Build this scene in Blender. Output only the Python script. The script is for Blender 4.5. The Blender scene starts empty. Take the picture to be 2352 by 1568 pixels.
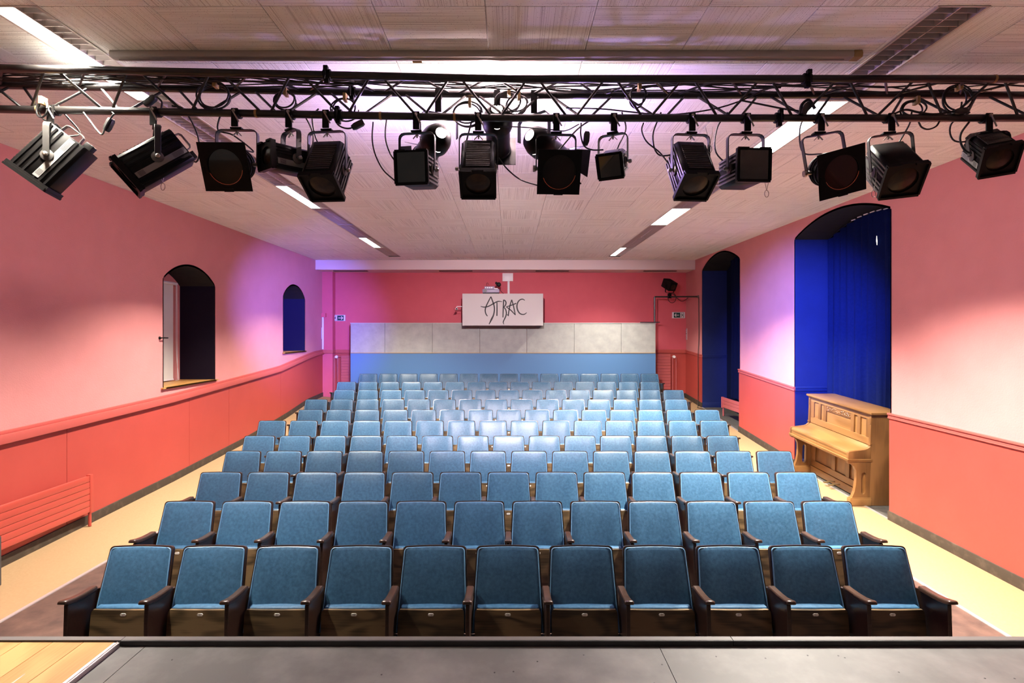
import bpy, bmesh, math, random
from mathutils import Matrix, Vector, Euler

scene = bpy.context.scene
col = scene.collection
random.seed(7)
PI = math.pi

# ------------------------------------------------------------------ camera, world, exposure
FPX = 1224.0          # focal length in pixels of the 2352 px wide frame
VX, VY = 1170.0, 762.0
ZC = 2.305            # eye height above the floor of the front rows
cam_d = bpy.data.cameras.new('camera')
cam = bpy.data.objects.new('camera', cam_d)
col.objects.link(cam)
cam.location = (0, 0, ZC)
cam.rotation_euler = (PI / 2, 0, 0)
cam_d.sensor_fit = 'HORIZONTAL'
cam_d.sensor_width = 36.0
cam_d.lens = FPX / 2352.0 * 36.0
cam_d.shift_x = (1176 - VX) / 2352.0
cam_d.shift_y = -(784 - VY) / 2352.0
cam_d.clip_start = 0.05
cam_d.clip_end = 100
scene.camera = cam

world = bpy.data.worlds.new('world')
scene.world = world
world.use_nodes = True
bg = world.node_tree.nodes['Background']
bg.inputs['Color'].default_value = (1.0, 0.93, 0.88, 1)
bg.inputs['Strength'].default_value = 0.14

scene.view_settings.view_transform = 'Standard'
scene.view_settings.look = 'None'
scene.view_settings.exposure = 0.0
scene.view_settings.gamma = 1.0
scene.view_settings.use_curve_mapping = False
scene.cycles.use_denoising = True
scene.cycles.use_light_tree = False
scene.cycles.max_bounces = 4
scene.cycles.diffuse_bounces = 3
scene.cycles.glossy_bounces = 2
scene.cycles.adaptive_threshold = 0.04
scene.cycles.sample_clamp_indirect = 40.0

TUBE_W = 290.0         # watts of a lit half fixture
TUBE_COL = (1.0, 0.93, 0.80)
TUBE_SPREAD = math.radians(112)

def ray(px, py, Y):
    return Vector(((px - VX) * Y / FPX, Y, ZC - (py - VY) * Y / FPX))

# ------------------------------------------------------------------ materials
MATS = {}
def srgb(r, g, b):
    def f(c):
        c /= 255.0
        return c / 12.92 if c <= 0.04045 else ((c + 0.055) / 1.055) ** 2.4
    return (f(r), f(g), f(b), 1.0)

def pmat(name, c, rough=0.6, metal=0.0, c2=None, nscale=8.0, ndetail=4.0, stretch=(1, 1, 1), lo=0.35, hi=0.7,
         bump=0.0, bscale=60.0, emit=0.0, rand=0.0, coat=0.0, spec=None, sheen=0.0):
    if name in MATS:
        return MATS[name]
    m = bpy.data.materials.new(name)
    m.use_nodes = True
    nt = m.node_tree
    b = nt.nodes['Principled BSDF']
    b.inputs['Roughness'].default_value = rough
    b.inputs['Metallic'].default_value = metal
    b.inputs['Coat Weight'].default_value = coat
    if spec is not None:
        b.inputs['Specular IOR Level'].default_value = spec
    if sheen:
        b.inputs['Sheen Weight'].default_value = sheen
    tc = nt.nodes.new('ShaderNodeTexCoord')
    mp = nt.nodes.new('ShaderNodeMapping')
    mp.inputs['Scale'].default_value = stretch
    nt.links.new(tc.outputs['Object'], mp.inputs['Vector'])
    vec = mp.outputs['Vector']
    if rand:
        oi = nt.nodes.new('ShaderNodeObjectInfo')
        ad = nt.nodes.new('ShaderNodeVectorMath'); ad.operation = 'ADD'
        mu = nt.nodes.new('ShaderNodeVectorMath'); mu.operation = 'SCALE'
        mu.inputs[0].default_value = (17.3, 9.1, 23.7)
        nt.links.new(oi.outputs['Random'], mu.inputs['Scale'])
        nt.links.new(vec, ad.inputs[0]); nt.links.new(mu.outputs[0], ad.inputs[1])
        vec = ad.outputs[0]
    if c2 is not None:
        n = nt.nodes.new('ShaderNodeTexNoise')
        n.inputs['Scale'].default_value = nscale
        n.inputs['Detail'].default_value = ndetail
        n.inputs['Roughness'].default_value = 0.6
        nt.links.new(vec, n.inputs['Vector'])
        r = nt.nodes.new('ShaderNodeValToRGB')
        r.color_ramp.elements[0].position = lo; r.color_ramp.elements[0].color = c
        r.color_ramp.elements[1].position = hi; r.color_ramp.elements[1].color = c2
        nt.links.new(n.outputs['Fac'], r.inputs['Fac'])
        outc = r.outputs['Color']
        if rand:
            hs = nt.nodes.new('ShaderNodeHueSaturation')
            mr = nt.nodes.new('ShaderNodeMapRange')
            mr.inputs['To Min'].default_value = 1 - rand; mr.inputs['To Max'].default_value = 1 + rand
            nt.links.new(oi.outputs['Random'], mr.inputs['Value'])
            nt.links.new(mr.outputs[0], hs.inputs['Value'])
            nt.links.new(outc, hs.inputs['Color'])
            outc = hs.outputs['Color']
        nt.links.new(outc, b.inputs['Base Color'])
    else:
        b.inputs['Base Color'].default_value = c
    if bump:
        n2 = nt.nodes.new('ShaderNodeTexNoise')
        n2.inputs['Scale'].default_value = bscale
        n2.inputs['Detail'].default_value = 3.0
        nt.links.new(tc.outputs['Object'], n2.inputs['Vector'])
        bp = nt.nodes.new('ShaderNodeBump')
        bp.inputs['Strength'].default_value = bump
        bp.inputs['Distance'].default_value = 0.01
        nt.links.new(n2.outputs['Fac'], bp.inputs['Height'])
        nt.links.new(bp.outputs['Normal'], b.inputs['Normal'])
    if emit:
        b.inputs['Emission Color'].default_value = c
        b.inputs['Emission Strength'].default_value = emit
    MATS[name] = m
    return m

def tile_mat():
    m = bpy.data.materials.new('grooved acoustic tile'); m.use_nodes = True
    nt = m.node_tree; b = nt.nodes['Principled BSDF']; b.inputs['Roughness'].default_value = 0.9
    tc = nt.nodes.new('ShaderNodeTexCoord')
    oi = nt.nodes.new('ShaderNodeObjectInfo')
    mu = nt.nodes.new('ShaderNodeVectorMath'); mu.operation = 'SCALE'; mu.inputs[0].default_value = (3.1, 47.0, 0)
    nt.links.new(oi.outputs['Random'], mu.inputs['Scale'])
    ad = nt.nodes.new('ShaderNodeVectorMath'); ad.operation = 'ADD'
    nt.links.new(tc.outputs['Object'], ad.inputs[0]); nt.links.new(mu.outputs[0], ad.inputs[1])
    mp = nt.nodes.new('ShaderNodeMapping'); mp.inputs['Scale'].default_value = (0.9, 150, 1)
    nt.links.new(ad.outputs[0], mp.inputs['Vector'])
    n = nt.nodes.new('ShaderNodeTexNoise'); n.inputs['Scale'].default_value = 1.0; n.inputs['Detail'].default_value = 1.5
    nt.links.new(mp.outputs[0], n.inputs['Vector'])
    r = nt.nodes.new('ShaderNodeValToRGB')
    r.color_ramp.elements[0].position = 0.30; r.color_ramp.elements[0].color = (0.57, 0.56, 0.52, 1)
    r.color_ramp.elements[1].position = 0.50; r.color_ramp.elements[1].color = (0.90, 0.91, 0.86, 1)
    nt.links.new(n.outputs['Fac'], r.inputs['Fac'])
    v = nt.nodes.new('ShaderNodeTexVoronoi'); v.inputs['Scale'].default_value = 75
    nt.links.new(ad.outputs[0], v.inputs['Vector'])
    lt = nt.nodes.new('ShaderNodeMath'); lt.operation = 'LESS_THAN'; lt.inputs[1].default_value = 0.13
    nt.links.new(v.outputs['Distance'], lt.inputs[0])
    mx = nt.nodes.new('ShaderNodeMixRGB'); mx.inputs['Color2'].default_value = (0.22, 0.19, 0.17, 1)
    nt.links.new(lt.outputs[0], mx.inputs['Fac']); nt.links.new(r.outputs['Color'], mx.inputs['Color1'])
    nt.links.new(mx.outputs[0], b.inputs['Base Color'])
    bp = nt.nodes.new('ShaderNodeBump'); bp.inputs['Strength'].default_value = 0.2; bp.inputs['Distance'].default_value = 0.003
    nt.links.new(r.outputs['Color'], bp.inputs['Height']); nt.links.new(bp.outputs[0], b.inputs['Normal'])
    return m

def wood_mat(name, c1, c2, rough=0.4, axis='X', scale=6.0, dist=5.0, rand=0.12, coat=0.0):
    m = bpy.data.materials.new(name); m.use_nodes = True
    nt = m.node_tree; b = nt.nodes['Principled BSDF']; b.inputs['Roughness'].default_value = rough
    b.inputs['Coat Weight'].default_value = coat
    tc = nt.nodes.new('ShaderNodeTexCoord')
    oi = nt.nodes.new('ShaderNodeObjectInfo')
    mu = nt.nodes.new('ShaderNodeVectorMath'); mu.operation = 'SCALE'; mu.inputs[0].default_value = (13.3, 7.1, 21.7)
    nt.links.new(oi.outputs['Random'], mu.inputs['Scale'])
    ad = nt.nodes.new('ShaderNodeVectorMath'); ad.operation = 'ADD'
    nt.links.new(tc.outputs['Object'], ad.inputs[0]); nt.links.new(mu.outputs[0], ad.inputs[1])
    mp = nt.nodes.new('ShaderNodeMapping')
    s = {'X': (0.35, 1, 1), 'Y': (1, 0.35, 1), 'Z': (1, 1, 0.35)}[axis]
    mp.inputs['Scale'].default_value = s
    nt.links.new(ad.outputs[0], mp.inputs['Vector'])
    n = nt.nodes.new('ShaderNodeTexNoise'); n.inputs['Scale'].default_value = scale; n.inputs['Detail'].default_value = 2
    nt.links.new(mp.outputs[0], n.inputs['Vector'])
    mm = nt.nodes.new('ShaderNodeMath'); mm.operation = 'MULTIPLY'; mm.inputs[1].default_value = dist * 9
    nt.links.new(n.outputs['Fac'], mm.inputs[0])
    sn = nt.nodes.new('ShaderNodeMath'); sn.operation = 'SINE'
    nt.links.new(mm.outputs[0], sn.inputs[0])
    mp2 = nt.nodes.new('ShaderNodeMapping')
    mp2.inputs['Scale'].default_value = {'X': (4, 120, 120), 'Y': (120, 4, 120), 'Z': (120, 120, 4)}[axis]
    nt.links.new(ad.outputs[0], mp2.inputs['Vector'])
    n2 = nt.nodes.new('ShaderNodeTexNoise'); n2.inputs['Scale'].default_value = 1.0; n2.inputs['Detail'].default_value = 2
    nt.links.new(mp2.outputs[0], n2.inputs['Vector'])
    mr = nt.nodes.new('ShaderNodeMapRange'); mr.inputs['From Min'].default_value = -1
    mr.inputs['To Min'].default_value = 0.0; mr.inputs['To Max'].default_value = 0.6
    nt.links.new(sn.outputs[0], mr.inputs['Value'])
    a2 = nt.nodes.new('ShaderNodeMath'); a2.operation = 'MULTIPLY_ADD'; a2.inputs[1].default_value = 0.7
    nt.links.new(n2.outputs['Fac'], a2.inputs[0]); nt.links.new(mr.outputs[0], a2.inputs[2])
    r = nt.nodes.new('ShaderNodeValToRGB')
    r.color_ramp.elements[0].position = 0.25; r.color_ramp.elements[0].color = c1
    r.color_ramp.elements[1].position = 0.85; r.color_ramp.elements[1].color = c2
    nt.links.new(a2.outputs[0], r.inputs['Fac'])
    hs = nt.nodes.new('ShaderNodeHueSaturation')
    m2 = nt.nodes.new('ShaderNodeMapRange'); m2.inputs['To Min'].default_value = 1 - rand; m2.inputs['To Max'].default_value = 1 + rand
    nt.links.new(oi.outputs['Random'], m2.inputs['Value']); nt.links.new(m2.outputs[0], hs.inputs['Value'])
    nt.links.new(r.outputs['Color'], hs.inputs['Color'])
    nt.links.new(hs.outputs['Color'], b.inputs['Base Color'])
    MATS[name] = m
    return m

M_WALL = pmat('salmon wall paint', (0.64, 0.248, 0.240, 1), 0.8, c2=(0.67, 0.265, 0.257, 1), nscale=3, bump=0.25, bscale=70)
M_BACKWALL = pmat('raspberry wall paint', (0.60, 0.100, 0.130, 1), 0.75, c2=(0.63, 0.11, 0.14, 1), nscale=3, bump=0.2, bscale=70)
M_DADO = pmat('coral dado paint', (0.42, 0.058, 0.043, 1), 0.5, c2=(0.45, 0.064, 0.048, 1), nscale=2.5, bump=0.05, bscale=20)
M_RAIL = pmat('coral rail paint', (0.50, 0.095, 0.078, 1), 0.45)
M_BASE = pmat('worn brown skirting', (0.045, 0.032, 0.022, 1), 0.6, c2=(0.09, 0.065, 0.045, 1), nscale=9, lo=0.5, hi=0.72)
M_TILE = tile_mat()
M_CEIL = pmat('ceiling void', (0.22, 0.20, 0.18, 1), 0.9)
M_LINO = pmat('beige linoleum', (0.29, 0.175, 0.083, 1), 0.65, c2=(0.34, 0.22, 0.115, 1), nscale=55, ndetail=6, lo=0.3, hi=0.75, bump=0.04, bscale=40)
M_BROWN = pmat('worn brown floor', (0.045, 0.022, 0.017, 1), 0.65, c2=(0.115, 0.06, 0.043, 1), nscale=7, ndetail=8, lo=0.35, hi=0.75)
M_DARKFLOOR = pmat('dark recess floor', (0.05, 0.045, 0.04, 1), 0.6, c2=(0.09, 0.08, 0.07, 1), nscale=14, ndetail=6)
M_STRIP = pmat('aluminium edging', (0.62, 0.58, 0.58, 1), 0.35, metal=0.7)
M_NAVY = pmat('royal blue jamb paint', (0.002, 0.014, 0.12, 1), 0.7, c2=(0.003, 0.017, 0.14, 1), nscale=4, bump=0.25, bscale=80)
M_PLUM = pmat('dark plum jamb paint', (0.010, 0.006, 0.016, 1), 0.75, spec=0.15)
M_INDIGO = pmat('indigo jamb paint', (0.007, 0.006, 0.036, 1), 0.75, spec=0.2)
M_BLACK = pmat('matt black paint', (0.008, 0.007, 0.007, 1), 0.8)
M_CURTAIN = pmat('blue stage curtain', (0.002, 0.007, 0.055, 1), 0.9, c2=(0.003, 0.009, 0.068, 1), nscale=30, spec=0.1)
M_CURTAIN2 = pmat('navy curtain', (0.003, 0.006, 0.030, 1), 0.9, spec=0.1)
M_BLIND = pmat('white roller blind', (0.72, 0.70, 0.67, 1), 0.7)
M_OAK = wood_mat('oak sill', (0.42, 0.19, 0.05, 1), (0.55, 0.28, 0.085, 1), 0.4, 'Y')
M_SOFFIT = pmat('pale soffit paint', (0.74, 0.62, 0.62, 1), 0.7)
M_GREYPANEL = pmat('grey fabric panel', (0.31, 0.32, 0.30, 1), 0.85, c2=(0.39, 0.395, 0.37, 1), nscale=5, ndetail=8)
M_BLUEPANEL = pmat('blue partition paint', (0.070, 0.18, 0.36, 1), 0.6)
M_WHITE = pmat('white painted board', (0.52, 0.49, 0.475, 1), 0.6)
M_PLASTIC = pmat('white plastic', (0.78, 0.75, 0.76, 1), 0.4)
M_INK = pmat('black lettering', (0.010, 0.007, 0.008, 1), 0.6)
M_GREEN = pmat('exit green', (0.006, 0.055, 0.042, 1), 0.4)
M_SIGNWHITE = pmat('exit sign white', (0.80, 0.72, 0.72, 1), 0.5)
M_BLUE = pmat('blue leatherette', (0.018, 0.060, 0.116, 1), 0.40, c2=(0.040, 0.106, 0.185, 1), nscale=45, ndetail=8, lo=0.33, hi=0.72, bump=0.08, bscale=220, rand=0.07, spec=0.45)
M_PIPING = pmat('pale blue piping', (0.10, 0.22, 0.36, 1), 0.35)
M_WALNUT = wood_mat('dark stained plywood', (0.030, 0.019, 0.009, 1), (0.115, 0.074, 0.036, 1), 0.38, 'X', 5.0, 4.0, 0.25)
M_DARKWOOD = pmat('dark lacquered wood', (0.022, 0.011, 0.008, 1), 0.28, c2=(0.038, 0.019, 0.012, 1), nscale=12, stretch=(1, 8, 8), rand=0.15)
M_PLATE = pmat('enamel number plate', (0.72, 0.70, 0.64, 1), 0.35)
M_TRUSS = pmat('black truss lacquer', (0.014, 0.012, 0.012, 1), 0.32, c2=(0.022, 0.019, 0.018, 1), nscale=20)
M_SPOT = pmat('black spotlight metal', (0.0055, 0.0048, 0.0048, 1), 0.42, c2=(0.008, 0.007, 0.0066, 1), nscale=25, spec=0.12)
M_SPOTGREY = pmat('grey spotlight ribs', (0.10, 0.09, 0.085, 1), 0.35, metal=0.4)
M_SLAT = pmat('warm black slats', (0.045, 0.035, 0.032, 1), 0.5)
M_STEEL = pmat('zinc steel', (0.35, 0.32, 0.29, 1), 0.35, metal=0.8)
M_YOKE = pmat('dark grey strap', (0.022, 0.020, 0.019, 1), 0.4, spec=0.3)
M_LENS = pmat('dark amber lens', (0.040, 0.022, 0.010, 1), 0.3, c2=(0.010, 0.007, 0.006, 1), nscale=18, spec=0.25)
M_GEL = pmat('dark glossy gel', (0.010, 0.008, 0.008, 1), 0.10, c2=(0.03, 0.022, 0.018, 1), nscale=10, coat=0.8)
M_ORANGE = pmat('orange gel edge', (0.75, 0.16, 0.07, 1), 0.4)
M_LABEL = pmat('grey label foil', (0.20, 0.19, 0.18, 1), 0.5, spec=0.2)
M_CABLE = pmat('black cable', (0.010, 0.009, 0.009, 1), 0.45)
M_TAPE = pmat('yellowed tape', (0.38, 0.24, 0.09, 1), 0.6)
M_LOUVER = pmat('louver aluminium', (0.60, 0.54, 0.52, 1), 0.35, metal=0.25)
M_TRAY = pmat('lamp tray white', (0.55, 0.50, 0.46, 1), 0.6)
M_LIT = pmat('fluorescent glow', (1.0, 0.97, 0.90, 1), 0.5, emit=9.0)
M_HOT = pmat('hot lamp glow', (1.0, 0.86, 0.80, 1), 0.5, emit=12.0)
M_RAD = pmat('coral radiator enamel', (0.46, 0.068, 0.048, 1), 0.35)
M_RADPINK = pmat('pink radiator enamel', (0.45, 0.10, 0.095, 1), 0.4)
M_STAGE = pmat('grey stage floor', (0.078, 0.072, 0.071, 1), 0.5, c2=(0.165, 0.15, 0.148, 1), nscale=3.5, ndetail=10, lo=0.42, hi=0.78)
M_LIP = pmat('black stage lip', (0.020, 0.018, 0.018, 1), 0.5, c2=(0.035, 0.03, 0.03, 1), nscale=8)
M_LIPTOP = pmat('worn grey lip top', (0.09, 0.08, 0.078, 1), 0.5)
M_PLANK = wood_mat('oak stage plank', (0.32, 0.155, 0.045, 1), (0.42, 0.23, 0.078, 1), 0.42, 'Y', 4, 2.5, 0.10)
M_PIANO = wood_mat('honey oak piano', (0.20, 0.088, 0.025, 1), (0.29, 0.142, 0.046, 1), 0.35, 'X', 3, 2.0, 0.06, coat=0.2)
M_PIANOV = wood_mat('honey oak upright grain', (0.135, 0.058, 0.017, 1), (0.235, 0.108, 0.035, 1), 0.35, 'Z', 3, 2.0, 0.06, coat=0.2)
M_BRASS = pmat('worn brass', (0.45, 0.33, 0.16, 1), 0.35, metal=0.9)
M_GREYPOST = pmat('dark grey post', (0.06, 0.055, 0.055, 1), 0.5)
M_GUNMETAL = pmat('purple grey device shell', (0.28, 0.22, 0.34, 1), 0.4)
M_RAILGREY = pmat('grey screen case', (0.42, 0.37, 0.33, 1), 0.5)
M_DARKGAP = pmat('dark vent gap', (0.02, 0.014, 0.014, 1), 0.8)

# ------------------------------------------------------------------ helpers
class MB:
    def __init__(self):
        self.v = []; self.f = []; self.mi = []; self.M = Matrix.Identity(4); self.mat = 0
    def add(self, verts, faces):
        o = len(self.v)
        for p in verts:
            self.v.append(tuple(self.M @ Vector(p)))
        for f in faces:
            self.f.append(tuple(i + o for i in f)); self.mi.append(self.mat)
        return self
    def box(self, x0, x1, y0, y1, z0, z1):
        return self.add([(x0, y0, z0), (x1, y0, z0), (x1, y1, z0), (x0, y1, z0), (x0, y0, z1), (x1, y0, z1), (x1, y1, z1), (x0, y1, z1)],
                        [(0, 3, 2, 1), (4, 5, 6, 7), (0, 1, 5, 4), (1, 2, 6, 5), (2, 3, 7, 6), (3, 0, 4, 7)])
    def cbox(self, cx, cy, cz, sx, sy, sz):
        return self.box(cx - sx / 2, cx + sx / 2, cy - sy / 2, cy + sy / 2, cz - sz / 2, cz + sz / 2)
    def prism(self, poly, a, b, axis='x'):
        n = len(poly); vs = []
        for t in (a, b):
            for (p, q) in poly:
                vs.append({'x': (t, p, q), 'y': (p, t, q), 'z': (p, q, t)}[axis])
        fs = [tuple(range(n - 1, -1, -1)), tuple(range(n, 2 * n))]
        for i in range(n):
            j = (i + 1) % n
            fs.append((i, j, n + j, n + i))
        return self.add(vs, fs)
    def tube(self, pts, r, n=8, cap=True):
        pts = [Vector(p) for p in pts]
        rr = r if isinstance(r, (list, tuple)) else [r] * len(pts)
        vs = []; fs = []
        t = (pts[1] - pts[0]).normalized()
        up = Vector((0, 0, 1)) if abs(t.z) < 0.9 else Vector((1, 0, 0))
        nrm = t.cross(up).normalized()
        for i, p in enumerate(pts):
            if i == 0: t = pts[1] - pts[0]
            elif i == len(pts) - 1: t = pts[-1] - pts[-2]
            else: t = pts[i + 1] - pts[i - 1]
            t.normalize()
            nrm = (nrm - t * nrm.dot(t))
            if nrm.length < 1e-6: nrm = t.orthogonal()
            nrm.normalize()
            bn = t.cross(nrm)
            for k in range(n):
                a = 2 * PI * k / n
                vs.append(p + (nrm * math.cos(a) + bn * math.sin(a)) * rr[i])
        for i in range(len(pts) - 1):
            for k in range(n):
                k2 = (k + 1) % n
                fs.append((i * n + k, i * n + k2, (i + 1) * n + k2, (i + 1) * n + k))
        if cap:
            fs.append(tuple(range(n - 1, -1, -1)))
            fs.append(tuple((len(pts) - 1) * n + k for k in range(n)))
        return self.add(vs, fs)
    def strap(self, pts, w, th, wdir):
        # flat strap: polyline pts, width w along wdir, thickness th
        pts = [Vector(p) for p in pts]; wd = Vector(wdir).normalized()
        vs = []; fs = []
        for i, p in enumerate(pts):
            if i == 0: t = pts[1] - pts[0]
            elif i == len(pts) - 1: t = pts[-1] - pts[-2]
            else: t = (pts[i + 1] - p).normalized() + (p - pts[i - 1]).normalized()
            nn = t.normalized().cross(wd).normalized()
            for a, b in ((-1, -1), (1, -1), (1, 1), (-1, 1)):
                vs.append(p + wd * (a * w / 2) + nn * (b * th / 2))
        for i in range(len(pts) - 1):
            for k in range(4):
                k2 = (k + 1) % 4
                fs.append((i * 4 + k, i * 4 + k2, i * 4 + 4 + k2, i * 4 + 4 + k))
        fs.append((3, 2, 1, 0)); o = (len(pts) - 1) * 4
        fs.append((o, o + 1, o + 2, o + 3))
        return self.add(vs, fs)
    def revolve(self, prof, n=24, axis='y', capa=True, capb=True):
        # prof: list of (radius, along)
        vs = []; fs = []
        for (r, a) in prof:
            for k in range(n):
                t = 2 * PI * k / n
                c, s = r * math.cos(t), r * math.sin(t)
                vs.append({'y': (c, a, s), 'x': (a, c, s), 'z': (c, s, a)}[axis])
        for i in range(len(prof) - 1):
            for k in range(n):
                k2 = (k + 1) % n
                fs.append((i * n + k, i * n + k2, (i + 1) * n + k2, (i + 1) * n + k))
        if capa: fs.append(tuple(range(n - 1, -1, -1)))
        if capb: fs.append(tuple((len(prof) - 1) * n + k for k in range(n)))
        return self.add(vs, fs)
    def frame_plate(self, w, h, r, y0, y1, n=32):
        # square plate (x,z) with a round hole, thickness y0..y1
        vs = []; fs = []
        for y in (y0, y1):
            for k in range(n):
                t = 2 * PI * k / n
                c, s = math.cos(t), math.sin(t)
                q = max(abs(c), abs(s))
                vs.append((r * c, y, r * s)); vs.append((w / 2 * c / q, y, h / 2 * s / q))
        m = 2 * n
        for k in range(n):
            a, b = 2 * k, 2 * ((k + 1) % n)
            fs.append((a, a + 1, b + 1, b)); fs.append((m + a, m + b, m + b + 1, m + a + 1))
            fs.append((a, b, m + b, m + a)); fs.append((a + 1, m + a + 1, m + b + 1, b + 1))
        return self.add(vs, fs)
    def mesh(self, name, mats, bevel=0.0, smooth=True, angle=35, seg=2):
        me = bpy.data.meshes.new(name)
        me.from_pydata(self.v, [], self.f)
        if not isinstance(mats, (list, tuple)): mats = [mats]
        for m in mats: me.materials.append(m)
        me.polygons.foreach_set('material_index', self.mi)
        bm = bmesh.new(); bm.from_mesh(me)
        bmesh.ops.recalc_face_normals(bm, faces=bm.faces)
        if bevel:
            es = [e for e in bm.edges if len(e.link_faces) == 2 and e.calc_face_angle(0) > math.radians(40)]
            bmesh.ops.bevel(bm, geom=es, offset=bevel, segments=seg, profile=0.6, affect='EDGES', clamp_overlap=True)
        bm.to_mesh(me); bm.free()
        if smooth:
            me.polygons.foreach_set('use_smooth', [True] * len(me.polygons))
            me.set_sharp_from_angle(angle=math.radians(angle))
        me.update()
        return me
    def build(self, name, mats, parent=None, **kw):
        return link(name, self.mesh(name, mats, **kw), parent)

def link(name, me, parent=None, loc=None, rot=None):
    o = bpy.data.objects.new(name, me)
    col.objects.link(o)
    if parent is not None: o.parent = parent
    if loc is not None: o.location = loc
    if rot is not None: o.rotation_euler = rot
    return o

def thing(name, label, cat, loc=(0, 0, 0), rot=(0, 0, 0), group=None):
    o = bpy.data.objects.new(name, None)
    o.empty_display_size = 0.1
    col.objects.link(o)
    o.location = loc; o.rotation_euler = rot
    o['label'] = label; o['category'] = cat
    if group: o['group'] = group
    return o

def tag(o, label, cat, group=None):
    o['label'] = label; o['category'] = cat
    if group: o['group'] = group
    return o

def struct(o, label=None, cat=None):
    o['kind'] = 'structure'
    if label: o['label'] = label
    if cat: o['category'] = cat
    return o

def interp(tab, y):
    if y <= tab[0][0]: return tab[0][1]
    for (a, b), (c, d) in zip(tab, tab[1:]):
        if y <= c: return b + (d - b) * (y - a) / (c - a)
    return tab[-1][1]

def smooth_pts(pts, n=6):
    # Catmull-Rom through pts
    P = [Vector(p) for p in pts]
    P = [P[0] * 2 - P[1]] + P + [P[-1] * 2 - P[-2]]
    out = []
    for i in range(1, len(P) - 2):
        for k in range(n):
            t = k / n
            a, b, c, d = P[i - 1], P[i], P[i + 1], P[i + 2]
            out.append(0.5 * ((2 * b) + (c - a) * t + (2 * a - 5 * b + 4 * c - d) * t * t + (3 * b - a - 3 * c + d) * t ** 3))
    out.append(P[-2])
    return out

# ------------------------------------------------------------------ room measures (x right, y into the room, z up)
XL, XR = -4.912, 4.709
YB = 14.2
HC = 1.82
ZCEIL = ZC + HC
Y0 = -1.5
TABL = [(-2, 2.33), (4, 2.30), (5.14, 2.267), (6.23, 2.23), (7.81, 2.172), (9.9, 2.055), (11.67, 1.889), (12.9, 1.73), (14.2, 1.68)]
TABS = [(-2, 2.305), (7.3, 2.305), (7.8, 2.285), (8.3, 2.25), (9.28, 2.218), (10.2, 2.156), (11.2, 2.08), (12.1, 1.996), (13.1, 1.88), (13.6, 1.82), (14.2, 1.75)]
TABR = [(-2, 2.39), (4.876, 2.3625), (6.69, 2.32), (8.9, 2.208), (11.04, 2.027), (13, 1.84), (14.2, 1.75)]
SXL, SXR = -4.05, 3.78
def floor_z(x, y):
    s = ZC - interp(TABS, y)
    if x < SXL:
        w = min(1, (SXL - x) / (SXL - XL))
        return s + (ZC - interp(TABL, y) - s) * w
    if x > SXR:
        w = min(1, (x - SXR) / (XR - SXR))
        return s + (ZC - interp(TABR, y) - s) * w
    return s
def flz_l(y): return ZC - interp(TABL, y)
def flz_r(y): return ZC - interp(TABR, y)
DADL = [(-2, 1.0), (5.139, 0.957), (7.808, 0.893), (11.34, 0.723), (13.01, 0.521), (13.25, 0.49), (14.2, 0.455)]
DADR = [(-2, 1.06), (4.876, 1.02), (6.65, 1.0), (8.79, 0.904), (10.97, 0.753), (13.0, 0.555), (14.2, 0.478)]
def dad_l(y): return ZC - interp(DADL, y)
def dad_r(y): return ZC - interp(DADR, y)

# floor grid
fb = MB()
xs = [XL, -4.6, -4.3, SXL, -3, -2, -1, 0, 1, 2, 3, SXR, 4.1, 4.4, XR]
ys = [2.0 + 0.25 * i for i in range(49)]
ys[-1] = 14.0; ys.append(YB)
vs = [(x, y, floor_z(x, y)) for y in ys for x in xs]
nx = len(xs)
for j in range(len(ys) - 1):
    for i in range(nx - 1):
        fb.mat = 1 if (3 <= i < 11) else 0
        a = j * nx + i
        fb.f.append((a, a + 1, a + nx + 1, a + nx)); fb.mi.append(fb.mat)
fb.v = vs
struct(fb.build('floor', [M_LINO, M_BROWN], angle=60), 'beige linoleum aisles around the worn brown seating floor', 'floor')

# aluminium edging strips along the aisles
for nm, x, lab in (('trim_1', SXL, 'pale metal floor strip along the left aisle'), ('trim_2', SXR, 'pale metal floor strip along the right aisle')):
    b = MB()
    yy = [2.6 + 0.4 * i for i in range(28)]
    for a, c in zip(yy, yy[1:]):
        za, zc_ = floor_z(x, a), floor_z(x, c)
        b.add([(x - .022, a, za - .01), (x + .022, a, za - .01), (x + .022, c, zc_ - .01), (x - .022, c, zc_ - .01),
               (x - .016, a, za + .006), (x + .016, a, za + .006), (x + .016, c, zc_ + .006), (x - .016, c, zc_ + .006)],
              [(0, 3, 2, 1), (4, 5, 6, 7), (0, 1, 5, 4), (2, 3, 7, 6), (3, 0, 4, 7), (1, 2, 6, 5)])
    struct(b.build(nm, M_STRIP, smooth=False), lab, 'floor strip')

# ------------------------------------------------------------------ walls with arched openings
def arc_pts(ya, yb, spring, apex, n=18):
    a = (yb - ya) / 2; h = apex - spring
    R = (a * a + h * h) / (2 * h); c = (ya + yb) / 2; zc_ = apex - R
    t0 = math.asin(min(1, a / R))
    return [(c + R * math.sin(-t0 + 2 * t0 * k / n), zc_ + R * math.cos(-t0 + 2 * t0 * k / n)) for k in range(n + 1)]

OPEN_L = [(7.57, 8.88, ZC - .79, ZC + .76, ZC + 1.005, .58), (11.58, 12.79, ZC - .45, ZC + .79, ZC + 1.055, .58)]
OPEN_R = [(6.587, 8.786, -0.4, ZC + 1.52, ZC + 1.752, .62), (10.90, 13.01, -0.4, ZC + 1.49, ZC + 1.768, .60)]

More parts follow.
